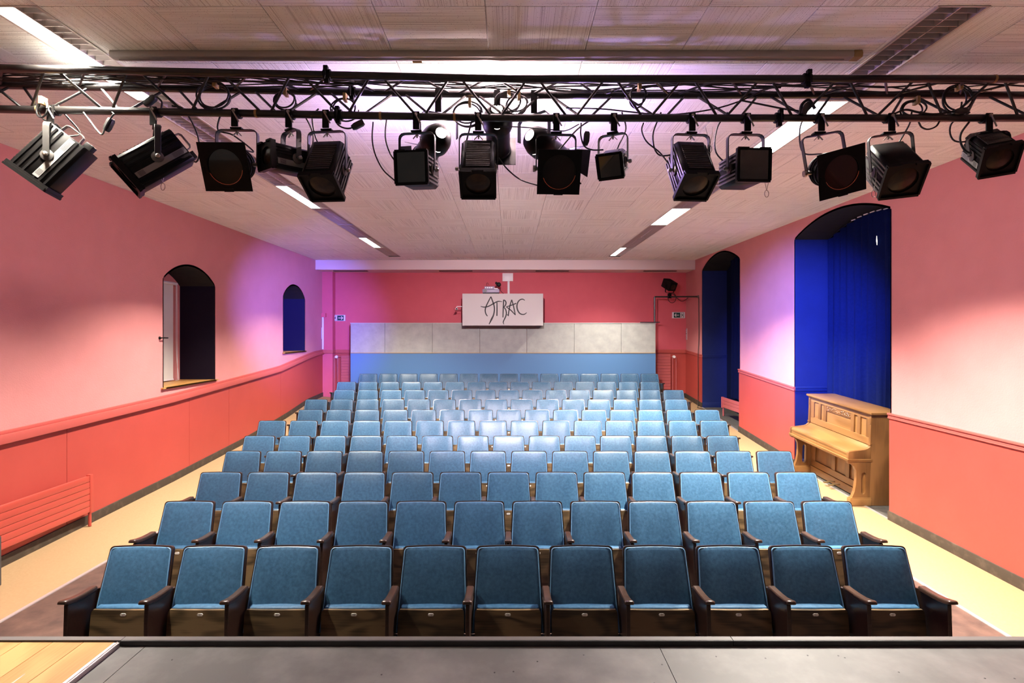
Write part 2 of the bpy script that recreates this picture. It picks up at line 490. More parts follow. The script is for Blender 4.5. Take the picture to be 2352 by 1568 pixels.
def side_wall(name, X, opens, label):
    b = MB(); y = Y0; z0, z1 = -0.6, ZCEIL + 0.15
    for (ya, yb, sill, sp, ap, d) in opens:
        b.add([(X, y, z0), (X, ya, z0), (X, ya, z1), (X, y, z1)], [(0, 1, 2, 3)])
        if sill > 0:
            b.add([(X, ya, z0), (X, yb, z0), (X, yb, sill), (X, ya, sill)], [(0, 1, 2, 3)])
        arc = arc_pts(ya, yb, sp, ap)
        for p, q in zip(arc, arc[1:]):
            b.add([(X, p[0], p[1]), (X, q[0], q[1]), (X, q[0], z1), (X, p[0], z1)], [(0, 1, 2, 3)])
        y = yb
    b.add([(X, y, z0), (X, YB + .1, z0), (X, YB + .1, z1), (X, y, z1)], [(0, 1, 2, 3)])
    o = b.build(name, M_WALL, smooth=False)
    return struct(o, label, 'wall')

WL = side_wall('wall_left', XL, OPEN_L, 'salmon pink left wall with two arched window niches')
WR = side_wall('wall_right', XR, OPEN_R, 'salmon pink right wall with two tall arched recesses')

def reveal(X, s, op, mjamb, msoff, mback, parent, zfloor):
    ya, yb, sill, sp, ap, d = op
    Xo = X + s * d
    lo = sill if sill > 0 else -0.5
    b = MB()
    b.box(min(X, Xo), max(X, Xo), yb, yb + .02, lo, sp)
    b.box(min(X, Xo), max(X, Xo), ya - .02, ya, lo, sp)
    b.build('jamb', mjamb, parent, smooth=False)
    c = MB()
    arc = arc_pts(ya, yb, sp, ap)
    for p, q in zip(arc, arc[1:]):
        c.add([(X, p[0], p[1]), (X, q[0], q[1]), (Xo, q[0], q[1]), (Xo, p[0], p[1]),
               (X, p[0], p[1] + .03), (X, q[0], q[1] + .03), (Xo, q[0], q[1] + .03), (Xo, p[0], p[1] + .03)],
              [(0, 1, 2, 3), (4, 7, 6, 5), (0, 4, 5, 1), (3, 2, 6, 7)])
    c.build('arch_soffit', msoff, parent)
    e = MB()
    e.box(min(Xo, Xo + s * .04), max(Xo, Xo + s * .04), ya - .1, yb + .1, lo, ap + .05)
    e.build('niche_back', mback, parent, smooth=False)

reveal(XL, -1, OPEN_L[0], M_PLUM, M_BLACK, M_WALL, WL, 0)
reveal(XL, -1, OPEN_L[1], M_INDIGO, M_BLACK, M_WALL, WL, 0)
reveal(XR, 1, OPEN_R[0], M_NAVY, M_BLACK, M_NAVY, WR, 0)
reveal(XR, 1, OPEN_R[1], M_NAVY, M_BLACK, M_CURTAIN2, WR, 0)

# recess floors
for (ya, yb, sill, sp, ap, d) in OPEN_R:
    b = MB()
    n = 8
    for k in range(n):
        a, c = ya + (yb - ya) * k / n, ya + (yb - ya) * (k + 1) / n
        za, zb = flz_r(a), flz_r(c)
        b.add([(XR, a, za), (XR + d, a, za), (XR + d, c, zb), (XR, c, zb)], [(0, 1, 2, 3)])
    struct(b.build('floor', M_DARKFLOOR), 'dark worn floor inside the %s arched recess' % ('near' if ya < 8 else 'far'), 'floor')
    b = MB()
    for k in range(n):
        a, c = ya + (yb - ya) * k / n, ya + (yb - ya) * (k + 1) / n
        za, zb = flz_r(a), flz_r(c)
        b.add([(XR - .02, a, za + .001), (XR + .01, a, za + .001), (XR + .01, c, zb + .001), (XR - .02, c, zb + .001),
               (XR - .02, a, za + .006), (XR + .01, a, za + .006), (XR + .01, c, zb + .006), (XR - .02, c, zb + .006)],
              [(0, 3, 2, 1), (4, 5, 6, 7), (0, 1, 5, 4), (2, 3, 7, 6), (3, 0, 4, 7), (1, 2, 6, 5)])
    struct(b.build('trim_3' if ya < 8 else 'trim_4', M_STRIP, smooth=False), 'pale threshold strip of the %s arched recess' % ('near' if ya < 8 else 'far'), 'floor strip')

def band(b, X0, X1, ya, yb, flo, fhi, n=None):
    # prism between x X0..X1 running along y, with lower/upper edge functions
    n = n or max(1, int((yb - ya) / 0.4))
    for k in range(n):
        a, c = ya + (yb - ya) * k / n, ya + (yb - ya) * (k + 1) / n
        vs = [(X0, a, flo(a)), (X1, a, flo(a)), (X1, c, flo(c)), (X0, c, flo(c)), (X0, a, fhi(a)), (X1, a, fhi(a)), (X1, c, fhi(c)), (X0, c, fhi(c))]
        fs = [(0, 3, 2, 1), (4, 5, 6, 7), (1, 2, 6, 5), (3, 0, 4, 7)]
        if k == 0: fs.append((0, 1, 5, 4))
        if k == n - 1: fs.append((2, 3, 7, 6))
        b.add(vs, fs)

# wainscot panels, rails, skirting on the left wall
for a, c in ((Y0, 5.9), (5.9, 8.16), (8.16, 9.31), (9.31, 11.42), (11.42, YB)):
    b = MB(); band(b, XL, XL + .012, a + .003, c - .003, lambda y: flz_l(y) - .05, lambda y: dad_l(y) - .09)
    b.build('wainscot_panel', M_DADO, WL, smooth=False)
b = MB()
band(b, XL, XL + .055, Y0, YB, lambda y: dad_l(y) - .125, lambda y: dad_l(y) - .035)
band(b, XL, XL + .030, Y0, YB, lambda y: dad_l(y) - .035, lambda y: dad_l(y) + .0)
struct(b.build('trim_5', M_RAIL, bevel=.006), 'coral chair rail ledge running along the left wall', 'chair rail')
b = MB(); band(b, XL, XL + .026, Y0, YB, lambda y: flz_l(y) - .05, lambda y: flz_l(y) + .105)
struct(b.build('baseboard_left', M_BASE, bevel=.004), 'worn dark brown skirting board along the left wall', 'skirting')
# right wall
rail_b = MB(); base_b = MB()
for a, c in ((Y0, OPEN_R[0][0]), (OPEN_R[0][1], OPEN_R[1][0]), (OPEN_R[1][1], YB)):
    b = MB(); band(b, XR - .014, XR, a, c, lambda y: flz_r(y) - .05, lambda y: dad_r(y) - .02)
    b.build('wainscot_panel', M_DADO, WR, smooth=False)
    e0, e1 = (a, c + .012) if a == Y0 else (a - .012, c + .012)
    if c == YB: e1 = c
    band(rail_b, XR - .035, XR, e0, e1, lambda y: dad_r(y) - .022, lambda y: dad_r(y))
    band(rail_b, XR - .024, XR, e0, e1, lambda y: dad_r(y) - .055, lambda y: dad_r(y) - .022)
    band(rail_b, XR - .030, XR, e0, e1, lambda y: dad_r(y) - .066, lambda y: dad_r(y) - .055)
    band(base_b, XR - .028, XR, e0, e1, lambda y: flz_r(y) - .05, lambda y: flz_r(y) + .115)
struct(rail_b.build('trim_6', M_RAIL, bevel=.003), 'coral chair rail moulding on the right wall piers', 'chair rail')
struct(base_b.build('baseboard_right', M_BASE, bevel=.004), 'worn dark brown skirting board along the right wall', 'skirting')
# blue rails and skirting on the far jambs of the two recesses
for op in OPEN_R:
    yb, d = op[1], op[5]
    b = MB()
    zt = dad_r(yb)
    b.box(XR, XR + d, yb - .022, yb, zt - .025, zt)
    b.box(XR, XR + d, yb - .015, yb, zt - .07, zt - .025)
    b.box(XR, XR + d, yb - .02, yb, flz_r(yb) - .02, flz_r(yb) + .12)
    b.build('jamb_rail', M_NAVY, WR, bevel=.003)

# back wall
b = MB()
b.box(XL - .2, XR + .2, YB, YB + .1, -0.2, ZCEIL + .15)
WB = struct(b.build('wall_back', M_BACKWALL, smooth=False), 'raspberry red back wall behind the partition', 'wall')
b = MB(); b.box(XL, ray(764, 0, 13.98).x, 13.98, YB, 0.3, ZCEIL); struct(b.build('wall_pilaster', M_BACKWALL, smooth=False), 'narrow wall pilaster in the left back corner', 'pilaster')
b = MB(); b.box(XL, XR, YB - .014, YB, 0.3, ZC - .50); b.build('wainscot_panel', M_DADO, WB, smooth=False)
b = MB()
b.box(XL, XR, YB - .05, YB, ZC - .56, ZC - .47); b.box(XL, ray(764, 0, 13.98).x + .02, 13.93, YB, ZC - .56, ZC - .47)
struct(b.build('trim_7', M_RAIL, bevel=.006), 'coral chair rail across the back wall', 'chair rail')
b = MB(); b.box(XL, XR, YB - .026, YB, 0.45, ZC - 1.63)
struct(b.build('baseboard_back', M_LIP), 'black skirting board along the back wall', 'skirting')

# soffit beam with vent slots
b = MB(); b.box(XL, XR, 13.5, YB, ZC + 1.577, ZCEIL)
SOF = struct(b.build('trim_8', M_SOFFIT, smooth=False), 'pale pink boxed beam across the top of the back wall', 'soffit')
for (p0, p1) in ((767, 845), (1009, 1085), (1230, 1306), (1478, 1553)):
    b = MB(); b.box(ray(p0, 0, 13.8).x, ray(p1, 0, 13.8).x, 13.72, 13.86, ZC + 1.570, ZC + 1.578)
    for k in range(3): b.box(ray(p0, 0, 13.8).x, ray(p1, 0, 13.8).x, 13.735 + .04 * k, 13.75 + .04 * k, ZC + 1.566, ZC + 1.572)
    b.build('vent_slot', M_DARKGAP, SOF, smooth=False)

# ------------------------------------------------------------------ ceiling: slab and grooved tiles
b = MB(); b.box(XL - .8, XR + .8, Y0, YB + .1, ZCEIL + .12, ZCEIL + .2)
CEIL = struct(b.build('ceiling', M_CEIL, smooth=False), 'ceiling of beige grooved acoustic tiles laid checkerwise', 'ceiling')
T = 0.625
X_0, YT0 = -0.136, 2.982
FIXL = (-2.925, -2.636)
FIXR = (2.395, 2.684)
FY0 = 2.97
MODS = [FY0 + 1.22 * k for k in range(9)]
FY1 = MODS[-1]
tile_cache = {}
def tile_mesh(w, d, rot):
    key = (round(w, 3), round(d, 3), rot)
    if key not in tile_cache:
        bb = MB(); g = .0016
        if rot: w, d = d, w
        bb.cbox(0, 0, 0, w - 2 * g, d - 2 * g, .018)
        tile_cache[key] = bb.mesh('tile', M_TILE, bevel=.002, seg=1, smooth=False)
    return tile_cache[key]
def put_tile(x0, x1, y0, y1, par):
    if x1 - x0 < .02 or y1 - y0 < .02: return
    rot = par
    link('tile', tile_mesh(x1 - x0, y1 - y0, rot), CEIL, ((x0 + x1) / 2, (y0 + y1) / 2, ZCEIL + .009), (0, 0, PI / 2 if rot else 0))
for i in range(-8, 9):
    x0, x1 = X_0 + T * i, X_0 + T * (i + 1)
    x0, x1 = max(x0, XL), min(x1, XR)
    if x1 <= x0 + .001: continue
    for j in range(-1, 18):
        y0, y1 = YT0 + T * j, YT0 + T * (j + 1)
        y1 = min(y1, 13.5)
        if y1 <= y0: continue
        par = (i + j) % 2 == 0
        segs = [(x0, x1)]
        for fx in (FIXL, FIXR):
            if y1 > FY0 + .05 and y0 < FY1 - .05:
                new = []
                for (a, c) in segs:
                    if fx[1] <= a + .001 or fx[0] >= c - .001: new.append((a, c)); continue
                    if fx[0] - a > .02: new.append((a, fx[0]))
                    if c - fx[1] > .02: new.append((fx[1], c))
                segs = new
        for (a, c) in segs: put_tile(a, c, y0, y1, par)
# plain ceiling board over the stage, behind the viewpoint
b = MB(); b.box(XL, XR, Y0, YT0 - T - .002, ZCEIL, ZCEIL + .02)
b.build('stage_board', M_TILE, CEIL, smooth=False)

# ------------------------------------------------------------------ recessed fluorescent fixtures
def fixture(side, k, lit):
    fx = FIXL if side == 'left' else FIXR
    y0, y1 = MODS[k], MODS[k + 1]
    ords = ['first', 'second', 'third', 'fourth', 'fifth', 'sixth', 'seventh', 'eighth']
    state = {'': 'unlit', 'l': 'half lit', 'lr': 'fully lit'}[lit]
    t = thing('louver_light', 'recessed louver ceiling light, %s, %s from stage in the %s row' % (state, ords[k], side),
              'ceiling light', ((fx[0] + fx[1]) / 2, (y0 + y1) / 2, ZCEIL), group='louver lights in two ceiling rows')
    w = (fx[1] - fx[0]) / 2 - .002; h = (y1 - y0) / 2 - .002
    b = MB()
    b.box(-w, w, -h, h, .085, .09)
    b.box(-w, -w + .004, -h, h, 0, .085); b.box(w - .004, w, -h, h, 0, .085)
    b.box(-w, w, -h, -h + .004, 0, .085); b.box(-w, w, h - .004, h, 0, .085)
    b.build('tray', M_TRAY, t, smooth=False)
    b = MB()
    b.box(-w - .006, -w + .010, -h, h, -.005, .004); b.box(w - .010, w + .006, -h, h, -.005, .004)
    b.box(-w, w, -h - .001, -h + .010, -.005, .004); b.box(-w, w, h - .010, h + .001, -.005, .004)
    b.build('frame', M_TRAY, t, smooth=False)
    b = MB(); b.prism([(-.007, .055), (.007, .055), (.002, .002), (-.002, .002)], -h + .01, h - .01, 'y')
    b.build('spine', M_LOUVER, t)
    n = 17
    bs = [-h + .01 + (2 * h - .02) * (q + 1) / (n + 1) for q in range(n)]
    prof = [(-.006, .050), (.006, .050), (.0018, .003), (-.0018, .003)]
    if k < 2:
        bm_ = MB(); bm_.prism(prof, -w + .01, w - .01, 'x')
        me = bm_.mesh('blade', M_LOUVER)
        for yq in bs: link('blade', me, t, (0, yq, 0))
    else:
        bb = MB()
        for yq in bs: bb.prism([(p + yq, z) for p, z in prof], -w + .01, w - .01, 'x')
        bb.build('louver_blades', M_LOUVER, t)
    for c in ('l', 'r'):
        xa, xb = (-w + .008, -.010) if c == 'l' else (.010, w - .008)
        bb = MB()
        if c in lit:
            bb.box(xa, xb, -h + .012, h - .012, -.002, .004)
            bb.build('glowing_tube_panel', M_LIT, t, smooth=False)
            ld = bpy.data.lights.new('tube_light', 'AREA'); ld.shape = 'RECTANGLE'
            ld.size = xb - xa; ld.size_y = 2 * h - .03
            ld.energy = TUBE_W * {('right', 7): .5, ('left', 6): .8}.get((side, k), 1.0); ld.color = TUBE_COL; ld.spread = TUBE_SPREAD
            lo = bpy.data.objects.new('tube_light', ld); col.objects.link(lo); lo.parent = t
            lo.location = ((xa + xb) / 2, 0, -.012)
        else:
            bb.tube([((xa + xb) / 2, -h + .03, .068), ((xa + xb) / 2, h - .03, .068)], .013, 10)
            bb.build('tube', M_PLASTIC, t)
for k in range(8):
    fixture('left', k, 'l' if k in (0, 3, 6) else '')
    fixture('right', k, {1: 'lr', 4: 'lr', 7: 'l'}.get(k, ''))

# projection screen case on the ceiling above the truss
t = thing('screen_case', 'long grey roller screen case fixed under the ceiling above the truss', 'screen case', (0, 3.47, ZCEIL))
xa, xb = ray(258, 0, 3.47).x, ray(1975, 0, 3.47).x
b = MB(); b.prism([(-.028, 0), (-.034, -.020), (-.028, -.042), (.03, -.042), (.034, 0)], xa, xb - .055, 'x')
b.build('case', M_RAILGREY, t, bevel=.003)
b = MB(); b.prism([(-.030, 0), (-.036, -.022), (-.030, -.044), (.032, -.044), (.036, 0)], xb - .055, xb, 'x')
b.build('end_cap', M_TAPE, t, bevel=.003)
b = MB(); b.box(xa + .04, xb - .1, .004, .02, -.048, -.042); b.build('slat', M_RAILGREY, t)
b = MB(); b.cbox((xa + xb) / 2 - .45, .012, -.058, .06, .02, .006); b.build('pull_tab', M_TAPE, t)

# ------------------------------------------------------------------ stage
ZS = ZC - 1.405
LY = 2.382
b = MB(); b.box(-1.745, -1.628, Y0, LY, ZS - .06, ZS)
STG = struct(b.build('floor_stage', M_STAGE, smooth=False), 'scuffed dark grey stage floor in the foreground', 'stage floor')
for xa, xb in ((-1.625, .668), (.671, 2.96), (2.963, 4.6)):
    b = MB(); b.box(xa, xb, Y0, LY, ZS - .06, ZS); b.build('board', M_STAGE, STG, smooth=False)
rs = random.Random(3)
for k in range(26):
    x = rs.uniform(-1.5, 2.6); y = rs.uniform(2.0, 2.34)
    b = MB(); b.revolve([(.004, ZS - .001), (.0038, ZS + .0006), (.0015, ZS + .0004)], 8, 'z')
    for i_, v_ in enumerate(b.v): b.v[i_] = (v_[0] + x, v_[1] + y, v_[2])
    b.build('screw', M_INK, STG, smooth=False)
x = -1.768
pk = 0
while x > -4.6:
    x0 = x - .138
    b = MB(); b.box(x0 + .0008, x - .0008, Y0, LY + .004, ZS - .04, ZS + .017)
    b.build('plank', M_PLANK, STG, bevel=.0012, seg=1)
    for yy in (2.27, 2.12):
        if rs.random() < .6:
            e = MB(); e.revolve([(.0045, ZS + .016), (.004, ZS + .0178), (.002, ZS + .0176)], 8, 'z')
            for i_, v_ in enumerate(e.v): e.v[i_] = (v_[0] + x - .06, v_[1] + yy + rs.uniform(-.05, .05), v_[2])
            e.build('screw', M_STEEL, STG)
    x = x0
b = MB(); b.box(-1.768, -1.740, Y0, LY - .002, ZS - .02, ZS + .019); b.box(-1.752, -1.747, Y0, LY - .002, ZS + .019, ZS + .022)
struct(b.build('trim_9', M_STRIP, bevel=.002, seg=1), 'shiny metal edging between wood planks and grey stage floor', 'floor strip')
for k, (xa, xb) in enumerate(((-4.6, -1.74), (-1.738, 1.0), (1.003, 4.6))):
    b = MB(); b.mat = 0
    b.box(xa, xb, LY + (.004 if k == 0 else 0), LY + .034, ZS - .9, ZS + .024)
    b.mat = 1
    b.box(xa, xb, LY + .0045, LY + .033, ZS + .024, ZS + .0255)
    struct(b.build('trim_%d' % (10 + k), [M_LIP, M_LIPTOP], smooth=False),
           ['black stage lip beside the wood planks', 'black stage lip before the front row middle', 'black stage lip at the right of the stage'][k], 'stage edge')

# ------------------------------------------------------------------ theatre seats
def plate_mesh(name, mat, L, wfun, rows, nu, front, back, smooth_angle=50):
    # curved plate: (u,v)->(x,y,z); front/back give the offset along the plate normal
    vs = []; fs = []
    nz, ny = .283, .959
    def pos(u, v, off):
        y = -.15 * (1 - v / L) - .026 * (u / .24) ** 2
        z = .33 + .51 * v / L
        return (u, y - ny * off, z + nz * off)
    for fn in (front, back):
        for v in rows:
            w = wfun(v)
            for k in range(nu + 1):
                q = -1 + 2 * k / nu
                vs.append(pos(q * w, v, fn(q, v / L)))
    nr = len(rows); W = nu + 1; o = nr * W
    for j in range(nr - 1):
        for i in range(nu):
            a = j * W + i
            fs.append((a, a + 1, a + W + 1, a + W)); fs.append((o + a, o + a + W, o + a + W + 1, o + a + 1))
    for i in range(nu):
        fs.append((i, o + i, o + i + 1, i + 1)); a = (nr - 1) * W + i
        fs.append((a, a + 1, o + a + 1, o + a))
    for j in range(nr - 1):
        a = j * W; fs.append((a, a + W, o + a + W, o + a)); a += nu
        fs.append((a, o + a, o + a + W, a + W))
    bb = MB(); bb.add(vs, fs)
    return bb.mesh(name, mat, angle=smooth_angle), pos
BL = .531
def wf(m):
    def f(v):
        top = BL - m; r = .022
        w = (.243 - m) - (.243 - .214) * (v / BL)
        if v > top - r:
            w -= r - math.sqrt(max(0, r * r - (v - (top - r)) ** 2))
        return w
    return f
def rows_for(m):
    top = BL - m; r = .022
    return [m * .5, .02, .13, .26, .38, top - r, top - .7 * r, top - .42 * r, top - .2 * r, top - .06 * r, top]
seat_me = {}
seat_me['back_shell'], _ = plate_mesh('back_shell', M_DARKWOOD, BL, wf(0), rows_for(0), 8, lambda q, t: .004, lambda q, t: -.018)
def puff(q, t):
    e = max(abs(q), abs(2 * t - 1))
    return .009 + .020 * (1 - e ** 6)
seat_me['back_cushion'], ppos = plate_mesh('back_cushion', M_BLUE, BL, wf(.010), rows_for(.010), 10, puff, lambda q, t: .003, 60)
pf = wf(.013); pts = []
rr_ = rows_for(.013)
for v in rr_: pts.append(ppos(-pf(v), v, .010))
for k in range(1, 6): pts.append(ppos(-pf(rr_[-1]) + 2 * pf(rr_[-1]) * k / 6, rr_[-1], .010))
for v in reversed(rr_): pts.append(ppos(pf(v), v, .010))
b = MB(); b.tube(pts, .0045, 6); seat_me['piping'] = b.mesh('piping', M_PIPING)
# tipped-up seat: plywood underside, cushion, number plate
b = MB()
def pan_y(z): return -.195 - .045 * (.495 - z) / .36
zz = [.135, .22, .31, .40, .46, .482, .495]
hw = [.212, .214, .215, .215, .215, .212, .203]
vs = []
for off in (0, .016):
    for z, w in zip(zz, hw):
        for k in range(7):
            q = -1 + k / 3.0
            vs.append((q * w, pan_y(z) + off - .006 * (1 - q * q), z))
n = 7; o = 49; fs = []
for j in range(6):
    for i in range(6):
        a = j * n + i; fs.append((a, a + 1, a + n + 1, a + n)); fs.append((o + a, o + a + n, o + a + n + 1, o + a + 1))
for i in range(6):
    fs.append((i, o + i, o + i + 1, i + 1)); a = 42 + i; fs.append((a, a + 1, o + a + 1, o + a))
for j in range(6):
    a = j * n; fs.append((a, a + n, o + a + n, o + a)); a += 6; fs.append((a, o + a, o + a + n, a + n))
b.add(vs, fs); seat_me['seat_pan'] = b.mesh('seat_pan', M_WALNUT)
b = MB(); b.box(-.205, .205, -.176, -.112, .16, .502); seat_me['seat_cushion'] = b.mesh('seat_cushion', M_BLUE, bevel=.016, seg=3)
b = MB()
pl = []
for k in range(7): a = -PI / 2 + PI * k / 6; pl.append((.0105 + .0085 * math.cos(a), .468 + .0085 * math.sin(a)))
for k in range(7): a = PI / 2 + PI * k / 6; pl.append((-.0105 + .0085 * math.cos(a), .468 + .0085 * math.sin(a)))
yp = pan_y(.468) - .006
b.prism(pl, yp - .0025, yp + .001, 'y'); seat_me['number_plate'] = b.mesh('number_plate', M_PLATE)
# armrest: curved, flared nose
b = MB()
prof = [(-.385, .640, .027), (-.375, .646, .030), (-.35, .639, .028), (-.30, .628, .026), (-.24, .622, .025), (-.18, .620, .025), (-.125, .620, .025)]
vs = []
for (y, z, w) in prof:
    th = .030 if y > -.36 else (.016 if y < -.38 else .026)
    for (sx, dz) in ((-1, -th), (1, -th), (1, -.006), (.7, 0), (-.7, 0), (-1, -.006)):
        vs.append((sx * w, y, z + dz))
fs = [tuple(range(5, -1, -1)), tuple(range(len(vs) - 6, len(vs)))]
for j in range(len(prof) - 1):
    for k in range(6):
        k2 = (k + 1) % 6; fs.append((j * 6 + k, j * 6 + k2, j * 6 + 6 + k2, j * 6 + 6 + k))
b.add(vs, fs); seat_me['armrest'] = b.mesh('armrest', M_DARKWOOD, bevel=.003, seg=1)
b = MB(); b.prism([(-.375, -.03), (-.352, .606), (-.125, .600), (-.055, .58), (-.045, -.03)], -.013, .013, 'x')
seat_me['side_panel'] = b.mesh('side_panel', M_DARKWOOD, bevel=.003, seg=1)
b = MB(); b.tube([(-.24, -.15, .30), (.24, -.15, .30)], .012, 8); seat_me['hinge_bar'] = b.mesh('hinge_bar', M_LIP)

def text_mesh(s, size, mat):
    cu = bpy.data.curves.new('number', 'FONT'); cu.body = s; cu.size = size; cu.align_x = 'CENTER'; cu.align_y = 'CENTER'
    cu.extrude = .0003
    to = bpy.data.objects.new('number', cu); col.objects.link(to)
    dg = bpy.context.evaluated_depsgraph_get()
    me = bpy.data.meshes.new_from_object(to.evaluated_get(dg))
    bpy.data.objects.remove(to); bpy.data.curves.remove(cu)
    me.materials.clear(); me.materials.append(mat); me.name = 'number'
    return me

ORD = ['first', 'second', 'third', 'fourth', 'fifth', 'sixth', 'seventh', 'eighth', 'ninth', 'tenth', 'eleventh', 'twelfth', 'thirteenth', 'fourteenth', 'fifteenth']
NUM1 = ['2', '6', '8', '10', '12', '14', '11', '9', '7', '5', '3']
ROWS = [(-5, 11), (-5.5, 12), (-6, 13), (-6.5, 14), (-7, 14), (-7.5, 15), (-7, 15), (-7.5, 15), (-7, 15), (-7.5, 15), (-7, 15)]
DTOP = [1.465, 1.465, 1.467, 1.462, 1.463, 1.41, 1.378, 1.316, 1.2385, 1.156, 1.0435]
S = 0.5
for r, (k0, n) in enumerate(ROWS):
    Yr = 3.667 + .9637 * r
    zf = ZC - DTOP[r] - .84
    for i in range(n):
        X = (k0 + i) * S - .010
        if r == 0:
            lab = 'blue padded tip-up seat numbered %s, %s from left in front row' % (NUM1[i], ORD[i])
        elif r == 10:
            lab = 'blue padded theatre seat, %s from left in back row by the partition' % ORD[i]
        else:
            lab = 'blue padded theatre seat, %s from left in %s row from stage' % (ORD[i], ORD[r])
        t = thing('theatre_seat', lab, 'seat', (X, Yr, zf), group='blue theatre seats in row %d from the stage' % (r + 1))
        for nm in ('back_shell', 'seat_pan', 'hinge_bar'):
            link(nm, seat_me[nm], t)
        cu = link('back_cushion', seat_me['back_cushion'], t); link('piping', seat_me['piping'], cu)
        link('seat_cushion', seat_me['seat_cushion'], t)
        npl = link('number_plate', seat_me['number_plate'], t)
        if r == 0:
            link('number', text_mesh(NUM1[i], .0145, M_INK), npl, (0, yp - .003, .468), (PI / 2, 0, 0))
        for xx in ((-.25,) if i < n - 1 else (-.25, .25)):
            sp = link('side_panel', seat_me['side_panel'], t, (xx, 0, 0))
            ar = link('armrest', seat_me['armrest'], t, (xx, 0, 0))

# ------------------------------------------------------------------ partition, sign box and gear at the back
PY = 13.62
px0, px1 = ray(805, 0, PY).x, ray(1506, 0, PY).x
ztop = ray(0, 741, PY).z; zmid = ray(0, 810, PY).z; zbot = floor_z(0, PY) - .02
t = thing('partition', 'low partition behind the back row, grey above and blue below', 'partition', ((px0 + px1) / 2, PY, zbot))
seams = [805, 884, 993, 1102, 1210, 1319, 1427, 1506]
for a, c in zip(seams, seams[1:]):
    b = MB(); b.box(ray(a, 0, PY).x - t.location.x + .003, ray(c, 0, PY).x - t.location.x - .003, 0, .07, zmid - zbot, ztop - zbot - .015)
    b.build('grey_panel', M_GREYPANEL, t, bevel=.003, seg=1)
w = (px1 - px0) / 2
b = MB(); b.box(-w, w, .004, .066, 0, zmid - zbot - .01); b.build('blue_board', M_BLUEPANEL, t, smooth=False)
b = MB(); b.box(-w, w, -.006, .07, zmid - zbot - .012, zmid - zbot + .004); b.build('ledge', M_TAPE, t, smooth=False)
b = MB(); b.box(-w - .01, w + .01, -.012, .08, ztop - zbot - .015, ztop - zbot); b.build('cap', M_WHITE, t, bevel=.003)

BY = 13.05
bx0, bx1 = ray(1062, 0, BY).x, ray(1247.5, 0, BY).x
bz1, bz0 = ray(0, 674, BY).z, ray(0, 747.5, BY).z
t = thing('projector_housing', 'white boxed housing with hand drawn black lettering above the partition', 'box', ((bx0 + bx1) / 2, BY, bz0))
w = (bx1 - bx0) / 2; H = bz1 - bz0
b = MB(); b.box(-w, w, 0, .02, 0, H); b.build('front_board', M_WHITE, t, bevel=.002, seg=1)
b = MB(); b.box(-w, -w + .018, .02, .565, 0, H); b.box(w - .018, w, .02, .565, 0, H); b.build('side_board', M_WHITE, t, smooth=False)
b = MB(); b.box(-w + .018, w - .018, .02, .565, 0, .02); b.build('bottom_board', M_INK, t, smooth=False)
b = MB(); b.box(-w + .018, w - .018, .02, .565, H - .02, H); b.build('top_board', M_WHITE, t, smooth=False)
def zp(x, y, Y):     # zoomed-in crop coordinates of the lettering -> housing plane
    p = ray(1030 + x / 9.408, 610 + y / 9.408, Y)
    return p.x, p.z
STROKES = [
    ([(918, 668), (850, 800), (808, 895), (795, 970), (812, 1045), (845, 1090)], [9, 10, 11, 11, 10, 8]),
    ([(918, 668), (952, 760), (982, 850), (993, 945), (975, 1060), (930, 1160), (878, 1265)], [9, 11, 11, 11, 12, 16, 7]),
    ([(695, 878), (760, 893), (830, 888), (900, 860), (970, 820), (1030, 785), (1090, 770), (1165, 779)], [5, 9, 10, 10, 10, 10, 9, 4]),
    ([(1048, 790), (1050, 930), (1047, 1085)], [9, 11, 11]),
    ([(1192, 740), (1184, 930), (1177, 1118)], [10, 11, 9]),
    ([(1182, 745), (1215, 748), (1243, 792), (1233, 850), (1196, 895)], [8, 10, 11, 11, 8]),
    ([(1196, 895), (1235, 945), (1252, 1025), (1238, 1095), (1203, 1170), (1183, 1222), (1200, 1268)], [8, 10, 11, 11, 10, 9, 5]),
    ([(1368, 735), (1330, 860), (1303, 1000), (1292, 1088)], [9, 10, 10, 9]),
    ([(1272, 1052), (1297, 1088)], [8, 7]),
    ([(1368, 735), (1400, 850), (1425, 960), (1445, 1068)], [9, 10, 10, 8]),
    ([(1466, 812), (1370, 850), (1248, 890)], [10, 10, 7]),
    ([(1248, 890), (1340, 955), (1444, 1062)], [7, 10, 8]),
    ([(1652, 748), (1600, 723), (1540, 742), (1496, 800), (1480, 880), (1496, 960), (1540, 1028), (1600, 1053), (1650, 1045), (1692, 1012)], [6, 10, 10, 11, 12, 12, 11, 10, 9, 5]),
]
def stroke_mesh(strokes, conv, y, th, k):
    bb = MB()
    for pts_, ws in strokes:
        P = smooth_pts([(p[0], 0, p[1]) for p in pts_], 6) if len(pts_) > 2 else [Vector((p[0], 0, p[1])) for p in pts_]
        m = len(P); vs = []
        for i, p in enumerate(P):
            tt = (P[min(i + 1, m - 1)] - P[max(i - 1, 0)]).normalized()
            nn = Vector((-tt.z, 0, tt.x))
            q = i / (m - 1) * (len(ws) - 1); i0 = min(int(q), len(ws) - 2); wq = ws[i0] + (ws[i0 + 1] - ws[i0]) * (q - i0)
            for s in (-1, 1):
                e = p + nn * wq * s * k
                X, Z = conv(e.x, e.z)
                vs.append((X, y, Z)); vs.append((X, y + th, Z))
        fs = []
        for i in range(m - 1):
            a = i * 4; c = a + 4
            fs += [(a, a + 2, c + 2, c), (a + 1, c + 1, c + 3, a + 3), (a, c, c + 1, a + 1), (a + 2, a + 3, c + 3, c + 2)]
        fs += [(0, 1, 3, 2), ((m - 1) * 4, (m - 1) * 4 + 2, (m - 1) * 4 + 3, (m - 1) * 4 + 1)]
        bb.add(vs, fs)
    return bb
